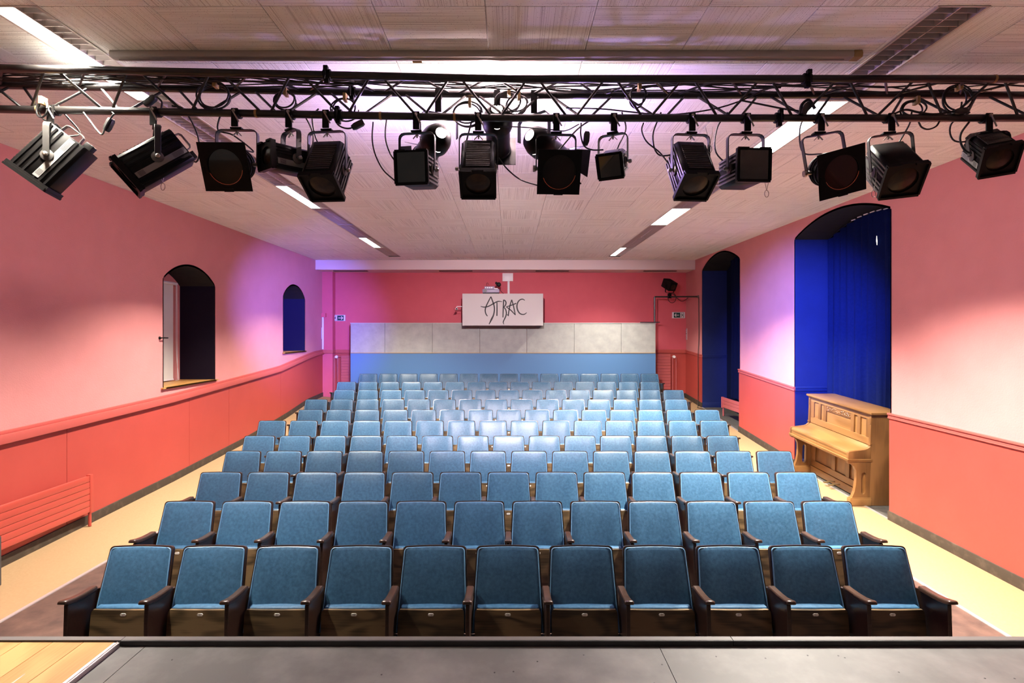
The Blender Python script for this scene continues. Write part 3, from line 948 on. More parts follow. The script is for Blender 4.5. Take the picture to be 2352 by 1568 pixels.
def conv_box(x, y):
    X, Z = zp(x, y, BY)
    return X - t.location.x, Z - t.location.z
o = stroke_mesh(STROKES, conv_box, -.003, .004, 1.2).build('lettering', M_INK, t, smooth=False)
o['label'] = 'hand drawn black letters reading ATRAC'

# video projector stack on the housing
c = ray(1128, 674, 13.2)
t = thing('video_projector', 'purple grey video projector with cables on the white housing', 'projector', (c.x, 13.22, bz1))
b = MB(); b.cbox(0, 0, .07, .42, .30, .09); b.build('body', M_GUNMETAL, t, bevel=.012)
b = MB(); b.cbox(-.02, 0, .012, .36, .26, .024); b.build('base', M_INK, t)
b = MB(); b.revolve([(.035, -.18), (.035, -.15)], 16, 'y'); b.v = [(v[0] - .14, v[1], v[2] + .07) for v in b.v]; b.build('lens', M_LENS, t)
b = MB(); b.cbox(.12, -.02, .125, .09, .2, .03); b.build('adapter', M_PLASTIC, t, bevel=.004)
b = MB(); b.tube(smooth_pts([(.15, -.1, .11), (.22, -.08, .09), (.28, -.05, .03), (.33, 0, .004)], 4), .006, 6); b.tube(smooth_pts([(-.1, 0, .2), (-.11, -.03, .26), (-.08, -.05, .27), (-.06, -.03, .22)], 4), .005, 6); b.build('cable', M_CABLE, t)
t2 = thing('amplifier', 'small grey amplifier stacked on the video projector', 'amplifier', (c.x - .01, 13.22, bz1 + .116))
b = MB(); b.cbox(-.03, 0, .035, .25, .2, .066); b.build('body', M_GUNMETAL, t2, bevel=.006)
b = MB()
for k in range(4): b.cbox(-.12 + .05 * k, -.103, .035, .025, .01, .03)
b.build('socket', M_PLASTIC, t2)
t3 = thing('desk_lamp', 'small black round clip lamp on top of the projector gear', 'lamp', (c.x + .13, 13.25, bz1 + .14))
b = MB(); b.tube([(0, 0, 0), (0, 0, .1)], .006, 6); b.build('stem', M_CABLE, t3)
b = MB(); b.revolve([(.0, -.07), (.035, -.065), (.055, -.02), (.055, .02), (.03, .05), (.0, .055)], 16, 'y', False, False); b.v = [(v[0] + .06, v[1], v[2] + .10) for v in b.v]; b.build('head', M_SPOT, t3)
b = MB(); b.revolve([(.0, -.03), (.03, -.025), (.032, .02), (.0, .03)], 12, 'y', False, False); b.v = [(v[0], v[1], v[2] + .135) for v in b.v]; b.build('knob', M_SPOT, t3)

# junction box and conduit on the back wall
a = ray(1154, 627, 14.14); c = ray(1178.5, 645.5, 14.14)
t = thing('junction_box', 'white cable box with vertical conduit above the lettered housing', 'cable box', ((a.x + c.x) / 2, 14.145, c.z))
b = MB(); b.box(-(c.x - a.x) / 2, (c.x - a.x) / 2, 0, .05, 0, a.z - c.z); b.build('cover', M_PLASTIC, t, bevel=.004)
b = MB(); b.box(-.006, .05, .02, .05, ray(0, 741, 14.15).z - c.z, 0); b.build('conduit', M_PLASTIC, t, bevel=.003)
b = MB(); b.revolve([(.012, -.004), (.012, .001)], 10, 'y'); b.v = [(v[0] - .1, v[1], v[2] + .1) for v in b.v]; b.build('screw_cap', M_SOFFIT, t)

# security camera on the housing side
p = ray(1049, 709, 13.3)
t = thing('security_camera', 'small white security camera on the left side of lettered housing', 'camera', (p.x, 13.3, p.z))
b = MB(); b.revolve([(.0, .07), (.028, .06), (.03, -.05), (.026, -.07)], 14, 'y', False, True); b.build('body', M_PLASTIC, t)
b = MB(); b.revolve([(.02, -.068), (.012, -.078)], 12, 'y'); b.build('lens', M_INK, t)
b = MB(); b.box(.0, bx0 - p.x + .004, -.01, .01, .05, .065); b.tube([(0, 0, .02), (0, 0, .055)], .008, 6); b.build('arm', M_PLASTIC, t)
b = MB(); b.tube(smooth_pts([(0, .05, 0), (-.06, .05, .03), (-.07, .04, -.02), (-.02, .04, -.04), (bx0 - p.x, .04, 0)], 5), .003, 5); b.build('cable', M_CABLE, t)

# exit signs
def exit_sign(px, py, Y, arrow, label):
    p = ray(px, py, Y); s = Y / FPX
    t = thing('exit_sign', label, 'exit sign', (p.x, Y, p.z), group='green exit signs')
    w, h = 14.5 * s, 7 * s
    b = MB(); b.box(-w, w, 0, .05, -h, h); b.build('case', M_PLASTIC, t, bevel=.006)
    b = MB(); b.box(-w * .80, w * .80, -.004, .002, -h * .84, h * .84); pn = b.build('panel', M_GREEN, t, smooth=False)
    b = MB(); d = 1 if arrow == 'right' else -1
    ax = d * w * .32
    b.box(min(ax - d * w * .36, ax + d * w * .3), max(ax - d * w * .36, ax + d * w * .3), -.007, -.003, -h * .10, h * .10)
    for sg in (1, -1):
        b.prism([(ax + d * w * .40, 0), (ax + d * w * .26, 0), (ax + d * w * .02, sg * h * .48), (ax + d * w * .16, sg * h * .52)], -.007, -.003, 'y')
    b.build('arrow', M_SIGNWHITE, pn, smooth=False)
    b = MB(); fx = -d * w * .48
    b.box(fx - w * .24, fx + w * .24, -.006, -.003, -h * .74, h * .74); b.build('doorway', M_SIGNWHITE, pn, smooth=False)
    b = MB(); k = h / 1.0
    def L(p0, p1, wd): b.strap([(fx + d * p0[0] * k, -.008, p0[1] * k), (fx + d * p1[0] * k, -.008, p1[1] * k)], .002, wd * k, (0, 1, 0))
    L((-.05, .28), (-.12, -.10), .26); L((-.12, -.08), (.18, -.32), .16); L((.18, -.32), (.10, -.66), .14)
    L((-.14, -.08), (-.30, -.36), .16); L((-.30, -.36), (-.56, -.34), .13); L((-.05, .24), (.22, .08), .12); L((.22, .08), (.36, .22), .10)
    L((-.06, .24), (-.34, .22), .12); L((-.34, .22), (-.42, -.0), .10); L((.04, .40), (.06, .62), .24)
    b.build('running_figure', M_GREEN, pn, smooth=False)
exit_sign(778, 730, 14.15, 'right', 'green exit sign with arrow pointing right, left back corner')
exit_sign(1559, 723.5, 14.15, 'left', 'green exit sign with arrow pointing left, right back corner')

# slim stickers near the back corners
MARKS = [([(-.6, .86), (-.45, .95), (.45, .95), (.6, .86)], [.05] * 4), ([(0, .72), (0, .52), (.1, .40), (.45, .30)], [.05] * 4), ([(-.45, .08), (.45, .08)], [.08, .08]),
         ([(-.5, -.05), (-.45, -.22), (-.25, -.3)], [.045] * 3), ([(.5, -.35), (.3, -.42), (0, -.58)], [.05] * 3), ([(-.6, -.66), (-.4, -.6), (-.1, -.7)], [.05] * 3), ([(-.55, -.82), (-.3, -.93), (.3, -.93), (.55, -.82)], [.05] * 4)]
for (px, py, X, s, lab) in ((740.5, 765, XL, 1, 'slim white sticker with dark marks on left wall near back corner'), (1576.5, 767, XR, -1, 'slim white sticker with dark marks on right wall near back corner')):
    Y = FPX * abs(X) / abs(px - VX)
    p = ray(px, py, Y); t = thing('wall_sticker', lab, 'sticker', (X, Y, p.z))
    hw_, hh = .075, 13 * Y / FPX
    b = MB(); b.box(min(0, s * .006), max(0, s * .006), -hw_, hw_, -hh, hh); b.build('plate', M_PLASTIC, t, smooth=False)
    bb = stroke_mesh(MARKS, lambda x, y: (x * hw_ * .8, y * hh * .95), 0, .002, 1.0)
    bb.v = [(s * (.0062 + v[1]), v[0], v[2]) for v in bb.v]
    bb.build('marks', M_INK, t, smooth=False)

# white conduit in the back left corner
p0 = ray(744, 728, 13.95); p1 = ray(744, 802, 13.95)
b = MB(); b.box(-4.90, -4.86, 13.93, 13.97, p1.z, p0.z)
tag(b.build('cable_duct', M_PLASTIC, None, bevel=.003), 'slim white vertical cable duct in the left back corner', 'cable duct')
b = MB(); b.box(-4.91, -4.80, 13.9, 13.98, p0.z, p0.z + .10); tag(b.build('switch_box', M_BACKWALL, None, bevel=.004), 'small wall coloured box above the white cable duct', 'switch box')

# pipe with small spotlight by the right back corner
p0 = ray(1503.5, 741, 13.62); p1 = ray(1503.5, 681.5, 13.62); p2 = ray(1605, 681, 13.25)
p2.x = XR - .005
t = thing('pipe_rail', 'black pipe from the partition corner to the right wall', 'pipe', p0)
b = MB(); b.tube([(0, 0, 0), (0, 0, (p1 - p0).z)], .022, 10); b.build('upright', M_TRUSS, t)
b = MB(); b.tube([p1 - p0, p2 - p0], .020, 10); b.build('crossbar', M_TRUSS, t)
b = MB(); b.tube([p2 - p0 + Vector((-.03, 0, 0)), p2 - p0], .034, 10); b.build('wall_flange', M_STEEL, t)
b = MB(); b.cbox(-.12, 0, .012, .5, .05, .022); b.build('foot_bar', M_TRUSS, t)
pc = ray(1606, 690, 13.2)
b = MB(); b.tube(smooth_pts([(XR - .02, 13.2, pc.z + .08), (XR - .015, 13.2, pc.z - .9), (XR - .045, 13.17, ZC - .62), (XR - .04, 13.17, ZC - 1.2), (XR - .05, 13.15, flz_r(13.15) + .04), (XR - .12, 12.9, flz_r(12.9) + .012), (XR + .2, 12.6, flz_r(12.6) + .012)], 6), .009, 6)
tag(b.build('wall_cable', M_CABLE), 'thin black cable running down the right wall beside the far recess', 'cable')

# ------------------------------------------------------------------ spotlights
def place_root(name, label, cat, chord, F, group):
    th = math.atan2(F.x, -F.y)
    return thing(name, label, cat, chord, (0, 0, th), group)

def yoke_clamp(t, drop, half, lean=0.0, roll=0.0, swap=False, clampless=False):
    # root origin is on the chord axis; clamp hooks over the chord, strap carries the body at z=-drop
    R = Matrix.Rotation(roll, 4, 'Y')
    b = MB()
    hook = [(0, .032 * math.cos(a), .032 * math.sin(a)) for a in [math.radians(q) for q in range(-150, 61, 30)]]
    ang = -t.rotation_euler.z
    b.M = Matrix.Rotation(ang, 4, 'Z')
    b.strap([(0, p[1], p[2]) for p in [Vector(h) for h in hook]], .045, .010, (1, 0, 0))
    b.box(-.022, .022, -.040, -.028, -.10, .02)
    b.M = Matrix.Identity(4)
    b.cbox(0, 0, -.105, .075, .05, .012)
    b.build('clamp', M_SPOT, t, bevel=.002, seg=1)
    b = MB(); b.M = Matrix.Rotation(ang, 4, 'Z')
    b.tube([(.0, -.05, .0), (.0, -.035, .0)], .011, 8); b.tube([(-.005, -.055, .0), (.035, -.05, -.075)], .005, 6)
    b.build('clamp_bolt', M_STEEL, t)
    b = MB(); b.M = R
    ys_ = -.114; r = .035
    P = [(-half, 0, -drop + .0)]
    P += [(-half, 0, ys_ - r)] + [(-half + r - r * math.cos(a), 0, ys_ - r + r * math.sin(a)) for a in (PI / 6, PI / 3, PI / 2)]
    P += [(half - r + r * math.sin(a), 0, ys_ - r + r * math.cos(a)) for a in (0, PI / 6, PI / 3, PI / 2)]
    P += [(half, 0, -drop)]
    b.strap(P, .036, .006, (0, 1, 0))
    yk = b.build('yoke', M_YOKE, t, bevel=.0015, seg=1)
    b = MB()
    b.tube([(0, 0, -.10), (0, 0, -.145)], .006, 6)
    b.strap([(-.028, 0, -.150), (-.008, 0, -.128), (.008, 0, -.128), (.028, 0, -.150)], .010, .005, (0, 1, 0))
    b.build('wing_nut', M_STEEL, t)
    return R

def spot_pc(label, chord, F, drop, w=.21, h=.21, l=.34, piv=.5, roll=0, rib='dark', handle=False, gel=True, cable=None, carabiner=None, big_label=False, group='spotlights on the lighting truss', top_vents=True, name='box_spotlight', barn=False):
    F = Vector(F).normalized()
    t = place_root(name, label, 'spotlight', chord, F, group)
    tilt = math.asin(-F.z)
    half = w / 2 + .022
    R = yoke_clamp(t, drop, half, roll=roll)
    M = R @ Matrix.Translation((0, 0, -drop)) @ Matrix.Rotation(tilt, 4, 'X')
    y0, y1 = -l * piv, l * (1 - piv)          # front at -y
    b = MB(); b.M = M
    cz = .018
    prof = [(-w / 2 + cz, -h / 2), (w / 2 - cz, -h / 2), (w / 2, -h / 2 + cz), (w / 2, h / 2 - cz), (w / 2 - cz, h / 2), (-w / 2 + cz, h / 2), (-w / 2, h / 2 - cz), (-w / 2, -h / 2 + cz)]
    b.prism(prof, y0 + .03, y1, 'y')
    body = b.build('body', M_SPOT, t, bevel=.003, seg=1)
    nr = 7
    for s in (-1, 1):
        b = MB(); b.M = M
        for q in range(nr):
            if q == 3: continue
            z = -h / 2 + .025 + (h - .05) * q / (nr - 1)
            b.box(s * (w / 2 - .001) - (.007 if s < 0 else 0), s * (w / 2 - .001) + (.007 if s > 0 else 0), y0 + .035, y1 - .006, z - .006, z + .006)
        b.build('cooling_ribs', M_SPOTGREY if rib == 'grey' else M_SPOT, body, smooth=False)['kind'] = 'stuff'
    if top_vents:
        b = MB(); b.M = M
        for q in range(13):
            yq = y0 + .06 + (l - .11) * q / 12
            b.box(-w / 2 + .03, w / 2 - .03, yq, yq + .010, h / 2, h / 2 + .006)
        b.build('vent_slats', M_SLAT, body, smooth=False)['kind'] = 'stuff'
    # side pivots and knobs
    for s in (-1, 1):
        b = MB(); b.M = M
        b.revolve([(.034, s * (w / 2)), (.036, s * (w / 2 + .012)), (.020, s * (w / 2 + .018))], 18, 'x')
        b.build('pivot_disc', M_SPOTGREY, body)
    b = MB(); b.M = M; s = 1 if F.x < 0 else -1
    b.revolve([(.014, s * (w / 2 + .028)), (.014, s * (w / 2 + .045)), (.008, s * (w / 2 + .05))], 10, 'x'); b.build('knob', M_STEEL, body)
    # front frame and lens
    b = MB(); b.M = M
    fw = w + .016
    b.frame_plate(fw, h + .016, w * .40, y0 + .012, y0 + .034, 32)
    fr = b.build('front_frame', M_SPOT, t, smooth=False)
    b = MB(); b.M = M
    for s in (-1, 1):
        b.box(s * fw / 2 - .006, s * fw / 2 + .006, y0 - .004, y0 + .02, -h / 2, h / 2)
    b.box(-fw / 2, fw / 2, y0 - .004, y0 + .012, -h / 2 - .012, -h / 2 + .004)
    b.box(-fw / 2, -fw / 6, y0 - .004, y0 + .010, h / 2 - .002, h / 2 + .010); b.box(fw / 6, fw / 2, y0 - .004, y0 + .010, h / 2 - .002, h / 2 + .010)
    b.build('gel_rail', M_SPOT, fr, smooth=False)
    b = MB(); b.M = M
    rr = w * .41
    b.revolve([(0.001, y0 + .012), (rr * .5, y0 + .016), (rr, y0 + .026), (rr, y0 + .034)], 28, 'y', True, True)
    b.build('lens', M_LENS, t)
    if gel:
        b = MB(); b.M = M
        b.box(-w / 2 + .008, w / 2 - .008, y0 + .002, y0 + .005, -h / 2 + .008, h / 2 - .008); b.build('gel_sheet', M_GEL, fr, smooth=False)
    if big_label:
        for s in (-1, 1):
            b = MB(); b.M = M
            b.box(s * (w / 2 + .006) - .001, s * (w / 2 + .006) + .001, y0 + .045, y1 - .01, -.055, -.018)
            b.build('type_label', M_LABEL, body, smooth=False)
        for s in (-1, 1):
            b = MB(); b.M = M
            for q in range(5):
                b.box(s * (w / 2 + .0074) - .0003, s * (w / 2 + .0074) + .0003, y1 - .10, y1 - .03, -.050 + .006 * q, -.048 + .006 * q)
                b.box(s * (w / 2 + .0074) - .0003, s * (w / 2 + .0074) + .0003, y0 + .06, y0 + .10, -.050 + .006 * q, -.0475 + .006 * q)
            b.build('label_print', M_INK, body, smooth=False)['kind'] = 'stuff'
    if handle:
        b = MB(); b.M = M
        b.strap([(0, y1, h / 2 - .03), (0, y1 + .045, h / 2 - .035), (0, y1 + .055, h / 2 - .05), (0, y1 + .055, -.01), (0, y1 + .045, -.025), (0, y1, -.03)], .03, .008, (1, 0, 0))
        b.build('handle', M_SPOTGREY, body, bevel=.002, seg=1)
        b = MB(); b.M = M; b.cbox(0, y1 + .02, -h / 2 + .04, .07, .04, .05); b.build('rear_box', M_SPOT, body, bevel=.005)
    if cable:
        b = MB(); st = M @ Vector((0, y1 - .01, h * .2))
        inv = Matrix.Rotation(-t.rotation_euler.z, 4, 'Z')
        P = [st] + [inv @ Vector(c) for c in cable]
        b.tube(smooth_pts(P, 6), .0055, 6); b.build('power_cable', M_CABLE, t)
    if carabiner:
        b = MB(); inv = Matrix.Rotation(-t.rotation_euler.z, 4, 'Z'); cx, cz_ = carabiner
        P = [inv @ Vector(c) for c in ((cx + .02, -.03, cz_ + .13), (cx + .012, -.035, cz_ + .06), (cx, -.03, cz_))]
        b.tube(P, .0018, 4); P = [inv @ Vector(c) for c in ((cx - .03, -.03, cz_ + .13), (cx - .015, -.035, cz_ + .06), (cx, -.03, cz_))]
        b.tube(P, .0018, 4)
        b.tube([inv @ Vector((cx + .014 * math.cos(a), -.03, cz_ - .022 + .024 * math.sin(a))) for a in [2 * PI * q / 10 for q in range(11)]], .0022, 5)
        b.build('safety_wire', M_STEEL, t)
    return t, M

def spot_par(label, chord, F, drop, roll=0, frame=.34, hole=.115, r=.105, l=.26, cable=None, group='spotlights on the lighting truss'):
    F = Vector(F).normalized()
    t = place_root('par_spotlight', label, 'spotlight', chord, F, group)
    tilt = math.asin(-F.z)
    half = r + .030
    R = yoke_clamp(t, drop, half, roll=roll)
    M = R @ Matrix.Translation((0, 0, -drop)) @ Matrix.Rotation(tilt, 4, 'X')
    b = MB(); b.M = M
    b.revolve([(.02, .125), (.055, .118), (.085, .095), (r * .94, .055), (r, .02), (r, -l + .12), (r + .006, -l + .115), (r + .006, -l + .10), (r * .93, -l + .10), (r * .90, .0), (.02, .02)], 32, 'y')
    can = b.build('can', M_SPOT, t)
    b = MB(); b.M = M
    for yq in (-.05, -.005, .02): b.revolve([(r, yq - .006), (r + .006, yq - .003), (r + .006, yq + .003), (r, yq + .006)], 32, 'y', False, False)
    b.build('band', M_SPOT, can)
    for s in (-1, 1):
        b = MB(); b.M = M; b.revolve([(.014, s * (r - .005)), (.014, s * (r + .030)), (.022, s * (r + .036)), (.022, s * (r + .052))], 12, 'x')
        b.build('knob', M_STEEL, can)
    b = MB(); b.M = M @ Matrix.Rotation(roll * .6, 4, 'Y')
    yf = -l + .09
    b.frame_plate(frame * .88, frame * .88, hole * .95, yf - .004, yf, 40)
    gf = b.build('gel_frame', M_SPOT, t, smooth=False)
    b = MB(); b.M = M @ Matrix.Rotation(roll * .6, 4, 'Y')
    b.revolve([(hole * 1.02, yf + .006), (hole * 1.02, yf + .008)], 32, 'y'); b.build('gel_sheet', M_GEL, gf)
    b = MB(); b.M = M @ Matrix.Rotation(roll * .6, 4, 'Y')
    for s in (-1, 1): b.cbox(s * frame * .40, yf - .006, -.02, .012, .006, .05)
    b.cbox(0, yf - .006, -frame * .42, .06, .006, .02); b.build('frame_clip', M_SPOT, gf, smooth=False)
    b = MB(); b.M = M @ Matrix.Rotation(roll * .6, 4, 'Y')
    pts_ = []
    for q in range(13):
        a = math.radians(200 + 150 * q / 12); pts_.append((hole * .945 * math.cos(a), yf - .002, hole * .945 * math.sin(a)))
    b.tube(pts_, .0025, 5); b.build('gel_edge', M_ORANGE, gf)
    if cable:
        b = MB(); st = M @ Vector((0, .06, r * .95)); inv = Matrix.Rotation(-t.rotation_euler.z, 4, 'Z')
        b.tube(smooth_pts([st] + [inv @ Vector(c) for c in cable], 6), .0055, 6); b.build('power_cable', M_CABLE, t)
    return t, M

def chord_y(x, base):
    return base + (0 if x >= 0 else -.0437 * abs(x))
def hang(px, base=3.62, dz=1.452):
    Y = base
    for _ in range(3):
        x = (px - VX) * Y / FPX; Y = chord_y(x, base)
    return Vector((x, Y, ZC + dz))
def drop_for(chord, py):
    return chord.z - (ZC - (py - VY) * chord.y / FPX)

C = hang(126); spot_pc('leftmost spotlight on truss, long ribbed box aimed down at the left wall', C, (-.57, -.22, -.79), drop_for(C, 368), w=.215, h=.25, l=.37, piv=.52, handle=True, big_label=True, gel=False, rib='dark',
        cable=[(.10, .08, -.12), (.05, .02, -.02), (.02, 0, .03)])
C = hang(360); spot_pc('second spotlight from left, ribbed box with reddish lens seen edgewise', C, (-.62, -.45, -.64), drop_for(C, 370), w=.20, h=.23, l=.40, piv=.55, handle=True, big_label=True, gel=False, rib='dark',
        cable=[(.20, .10, -.30), (.24, .06, -.15), (.17, .02, .02), (.10, 0, .04)], carabiner=(.06, -.48))
C = hang(545); spot_par('round spotlight with square gel frame, third from left on truss', C, (.02, -.92, -.38), drop_for(C, 378), cable=[(.06, .10, -.22), (-.05, .04, -.13), (-.14, .02, -.10), (-.10, 0, .03)])
C = hang(668); spot_pc('small level box spotlight facing left, fourth from left on truss', C, (-.60, -.80, -.05), drop_for(C, 370), w=.145, h=.165, l=.33, piv=.55, gel=False, big_label=True, top_vents=False,
        cable=[(.12, .08, -.12), (.08, .03, .0), (.02, 0, .03)])
C = hang(752); spot_pc('steeply tilted box spotlight with slatted top, fifth from left on truss', C, (-.05, -.52, -.85), drop_for(C, 392), w=.215, h=.215, l=.33, rib='grey', gel=False, cable=[(-.10, .10, -.15), (-.12, .05, .0), (-.06, .0, .04)])
C = hang(958); spot_pc('square fronted box spotlight with taped gel, sixth from left on truss', C, (-.12, -.97, -.12), drop_for(C, 392), w=.20, h=.205, l=.30, piv=.45, rib='grey', top_vents=False, cable=[(-.14, .06, -.30), (-.22, .04, -.15), (-.20, .0, .03)])
C = hang(1099); spot_pc('steeply tilted box spotlight with slatted top in the truss middle', C, (0.01, -.55, -.82), drop_for(C, 388), w=.215, h=.215, l=.33, gel=False, cable=[(-.10, .12, -.2), (-.06, .04, -.05), (-.02, .0, .04)])
C = hang(1277); spot_par('round spotlight facing front with greenish gel in square frame', C, (.04, -.90, -.40), drop_for(C, 388), frame=.32, hole=.115, cable=[(.05, .1, -.16), (.16, .05, -.05), (.3, .02, .03)])
C = hang(1408); spot_pc('smallest cube spotlight with crinkled gel, right of truss middle', C, (-.38, -.80, -.46), drop_for(C, 375), w=.155, h=.155, l=.17, piv=.55, rib='grey', cable=[(.06, .10, -.15), (.10, .06, -.05), (.06, .0, .04)])
C = hang(1586); spot_pc('steeply tilted box spotlight with slatted top, right of the cube spotlight', C, (.05, -.54, -.84), drop_for(C, 392), w=.215, h=.215, l=.33, rib='grey', gel=False, cable=[(-.18, .10, -.22), (-.24, .06, -.10), (-.20, .0, .04)], carabiner=(.12, -.20))
C = hang(1712); spot_pc('box spotlight with flat black gel front turned to the right', C, (.05, -.99, -.05), drop_for(C, 388), w=.205, h=.205, l=.30, piv=.40, rib='grey', top_vents=False, cable=[(-.16, .10, -.2), (-.17, .06, -.05), (-.12, .0, .04)], carabiner=(.13, -.50))
C = hang(1880); spot_par('round spotlight with tilted square gel frame, right part of truss', C, (-.06, -.92, -.38), drop_for(C, 392), roll=-.16, frame=.34, cable=[(-.05, .1, -.2), (-.10, .05, -.06), (-.08, 0, .04)])
C = hang(2040); spot_pc('large tilted box spotlight with pale ribbed side, second from right', C, (-.13, -.70, -.70), drop_for(C, 390), w=.225, h=.225, l=.33, rib='grey', gel=False, top_vents=False, roll=-.08, cable=[(.12, .12, -.18), (.20, .08, -.02), (.16, .0, .04)], carabiner=(-.12, -.50))
C = hang(2262); spot_pc('rightmost spotlight on truss, boxy with slatted top and white label', C, (-.22, -.72, -.65), drop_for(C, 352), w=.19, h=.20, l=.27, roll=-.12, rib='dark', gel=False, big_label=True, cable=[(-.12, .10, -.12), (-.18, .06, -.02), (-.10, .0, .04)])

# lit lamps on the rear chord
def rear_lamp(label, px, py, F, kind, watts, colr, spot_deg):
    C = hang(px, 3.74, 1.661)
    F = Vector(F).normalized()
    t = place_root('barndoor_spotlight', label, 'spotlight', C, F, 'lit lamps behind the truss')
    dr = drop_for(C, py)
    th = t.rotation_euler.z
    tilt = math.asin(-F.z)
    b = MB()
    b.M = Matrix.Rotation(-th, 4, 'Z')
    b.strap([(0, .032 * math.cos(a), .032 * math.sin(a)) for a in [math.radians(q) for q in range(-150, 61, 30)]], .045, .010, (1, 0, 0))
    b.box(-.022, .022, -.038, -.028, -.14, .02)
    b.build('clamp', M_SPOT, t)
    r = .105
    b = MB()
    P = [(-r - .03, 0, -dr), (-r - .03, 0, -.17), (-r, 0, -.14), (r, 0, -.14), (r + .03, 0, -.17), (r + .03, 0, -dr)]
    b.strap(P, .03, .006, (0, 1, 0)); b.build('yoke', M_YOKE, t)
    M = Matrix.Translation((0, 0, -dr)) @ Matrix.Rotation(tilt, 4, 'X') @ Matrix.Translation((0, -.10, 0))
    b = MB(); b.M = M
    b.revolve([(.012, .155), (.05, .145), (.085, .115), (.105, .06), (.108, .0), (.098, -.03), (.088, -.05), (.088, -.24), (.095, -.245), (.095, -.26), (.080, -.26), (.080, -.1), (.01, -.08)], 32, 'y')
    can = b.build('can', M_SPOT, t)
    b = MB(); b.M = M
    b.revolve([(.0, .160), (.036, .150), (.05, .140)], 16, 'y', False, False)
    b.M = M @ Matrix.Rotation(-.75, 4, 'X')
    b.revolve([(.0, .120), (.034, .118)], 16, 'y', False, False)
    b.build('open_back', M_HOT, can)
    b = MB()
    for a in (-2.2, -1.5, -.8):
        b = MB(); b.M = M @ Matrix.Rotation(a, 4, 'Y') @ Matrix.Rotation(.72, 4, 'X')
        b.revolve([(.0, .130), (.008, .129)], 8, 'y', False, False)
        b.build('vent_hole', M_HOT, can)
    b = MB(); b.M = M
    b.revolve([(.0, -.09), (.079, -.12)], 24, 'y', False, False); b.build('lamp_disc', M_HOT, can)
    if kind == 'barn':
        for s, ax in ((1, 'Z'), (-1, 'Z'), (1, 'X'), (-1, 'X')):
            b = MB()
            if ax == 'Z':
                b.M = M @ Matrix.Translation((s * .092, -.26, 0)) @ Matrix.Rotation(s * .5, 4, 'Z')
                b.prism([(0, -.075), (0, .075), (-.13, .11), (-.13, -.11)], -.0015, .0015, 'x')
            else:
                b.M = M @ Matrix.Translation((0, -.26, s * .092)) @ Matrix.Rotation(-s * .5, 4, 'X')
                b.prism([(-.075, 0), (.075, 0), (.11, -.13), (-.11, -.13)], -.0015, .0015, 'z')
            b.build('barn_door', M_SPOT, t, smooth=False)
    else:
        b = MB(); b.M = M; b.frame_plate(.26, .26, .09, -.27, -.265, 32); b.build('gel_frame', M_SPOT, t, smooth=False)
    ld = bpy.data.lights.new('lamp_beam', 'SPOT')
    ld.energy = watts; ld.color = colr; ld.spot_size = math.radians(spot_deg); ld.spot_blend = 1.0; ld.shadow_soft_size = .05
    lo = bpy.data.objects.new('lamp_beam', ld); col.objects.link(lo); lo.parent = t
    lo.matrix_parent_inverse = Matrix.Identity(4)
    lo.location = M @ Vector((0, -.29, 0))
    lo.rotation_euler = (M.to_3x3() @ Matrix.Rotation(-PI / 2, 3, 'X')).to_euler()
    if kind == 'frame':
        # light leaking out of the vented back of the middle lamp
        pd = bpy.data.lights.new('lamp_leak', 'POINT'); pd.energy = 170; pd.color = (1.0, .72, .76); pd.shadow_soft_size = .03
        po = bpy.data.objects.new('lamp_leak', pd); col.objects.link(po); po.parent = t
        po.location = M @ Vector((.02, -.02, .15))
    else:
        # coloured spill from the open barn doors
        pd = bpy.data.lights.new('lamp_spill', 'POINT'); pd.energy = 60; pd.color = (.55, .36, 1.0); pd.shadow_soft_size = .05
        po = bpy.data.objects.new('lamp_spill', pd); col.objects.link(po); po.parent = t
        po.location = M @ Vector((0, -.40, .05))
    return t, M

rear_lamp('lit round lamp with barn doors behind truss, aimed to the far left', 1008, 312, (-.44, .89, -.12), 'barn', 10500, (.20, .18, 1.0), 28)
rear_lamp('lit round lamp behind the truss middle, aimed straight back', 1142, 262, (.01, .92, -.40), 'frame', 2900, (1.0, .86, .88), 72)
rear_lamp('lit round lamp with barn doors behind truss, aimed to the far right', 1226, 318, (.66, .74, -.21), 'barn', 8500, (.14, .22, 1.0), 32)

# small spotlight standing on the pipe by the right back corner
p = ray(1538, 681.3, 13.5)
Fs = Vector((.35, -.8, -.45)).normalized()
t = thing('pipe_spotlight', 'small black spotlight standing on the pipe by right back corner', 'spotlight', p, (0, 0, math.atan2(Fs.x, -Fs.y)))
b = MB(); b.cbox(0, 0, .02, .07, .07, .12); b.build('clamp', M_SPOT, t, bevel=.004)
b = MB(); b.strap([(-.13, 0, .30), (-.13, 0, .12), (-.10, 0, .10), (.10, 0, .10), (.13, 0, .12), (.13, 0, .30)], .03, .008, (0, 1, 0)); b.build('yoke', M_SPOT, t)
M = Matrix.Translation((0, 0, .30)) @ Matrix.Rotation(math.asin(-Fs.z), 4, 'X')
b = MB(); b.M = M; b.box(-.11, .11, -.15, .17, -.11, .11); bd = b.build('body', M_SPOT, t, bevel=.012)
b = MB(); b.M = M; b.revolve([(.07, -.152), (.05, -.158)], 20, 'y'); b.build('lens', M_LENS, t)
b = MB(); b.tube([(.12 + .13 * math.cos(a), .05, -.02 + .13 * math.sin(a)) for a in [2 * PI * q / 16 for q in range(17)]], .008, 6)
b.tube(smooth_pts([(.0, .05, .10), (.18, .05, .06), (.30, .05, -.04), (.45, .04, -.10), (.62, .02, -.01)], 5), .008, 6); b.build('power_cable', M_CABLE, t)

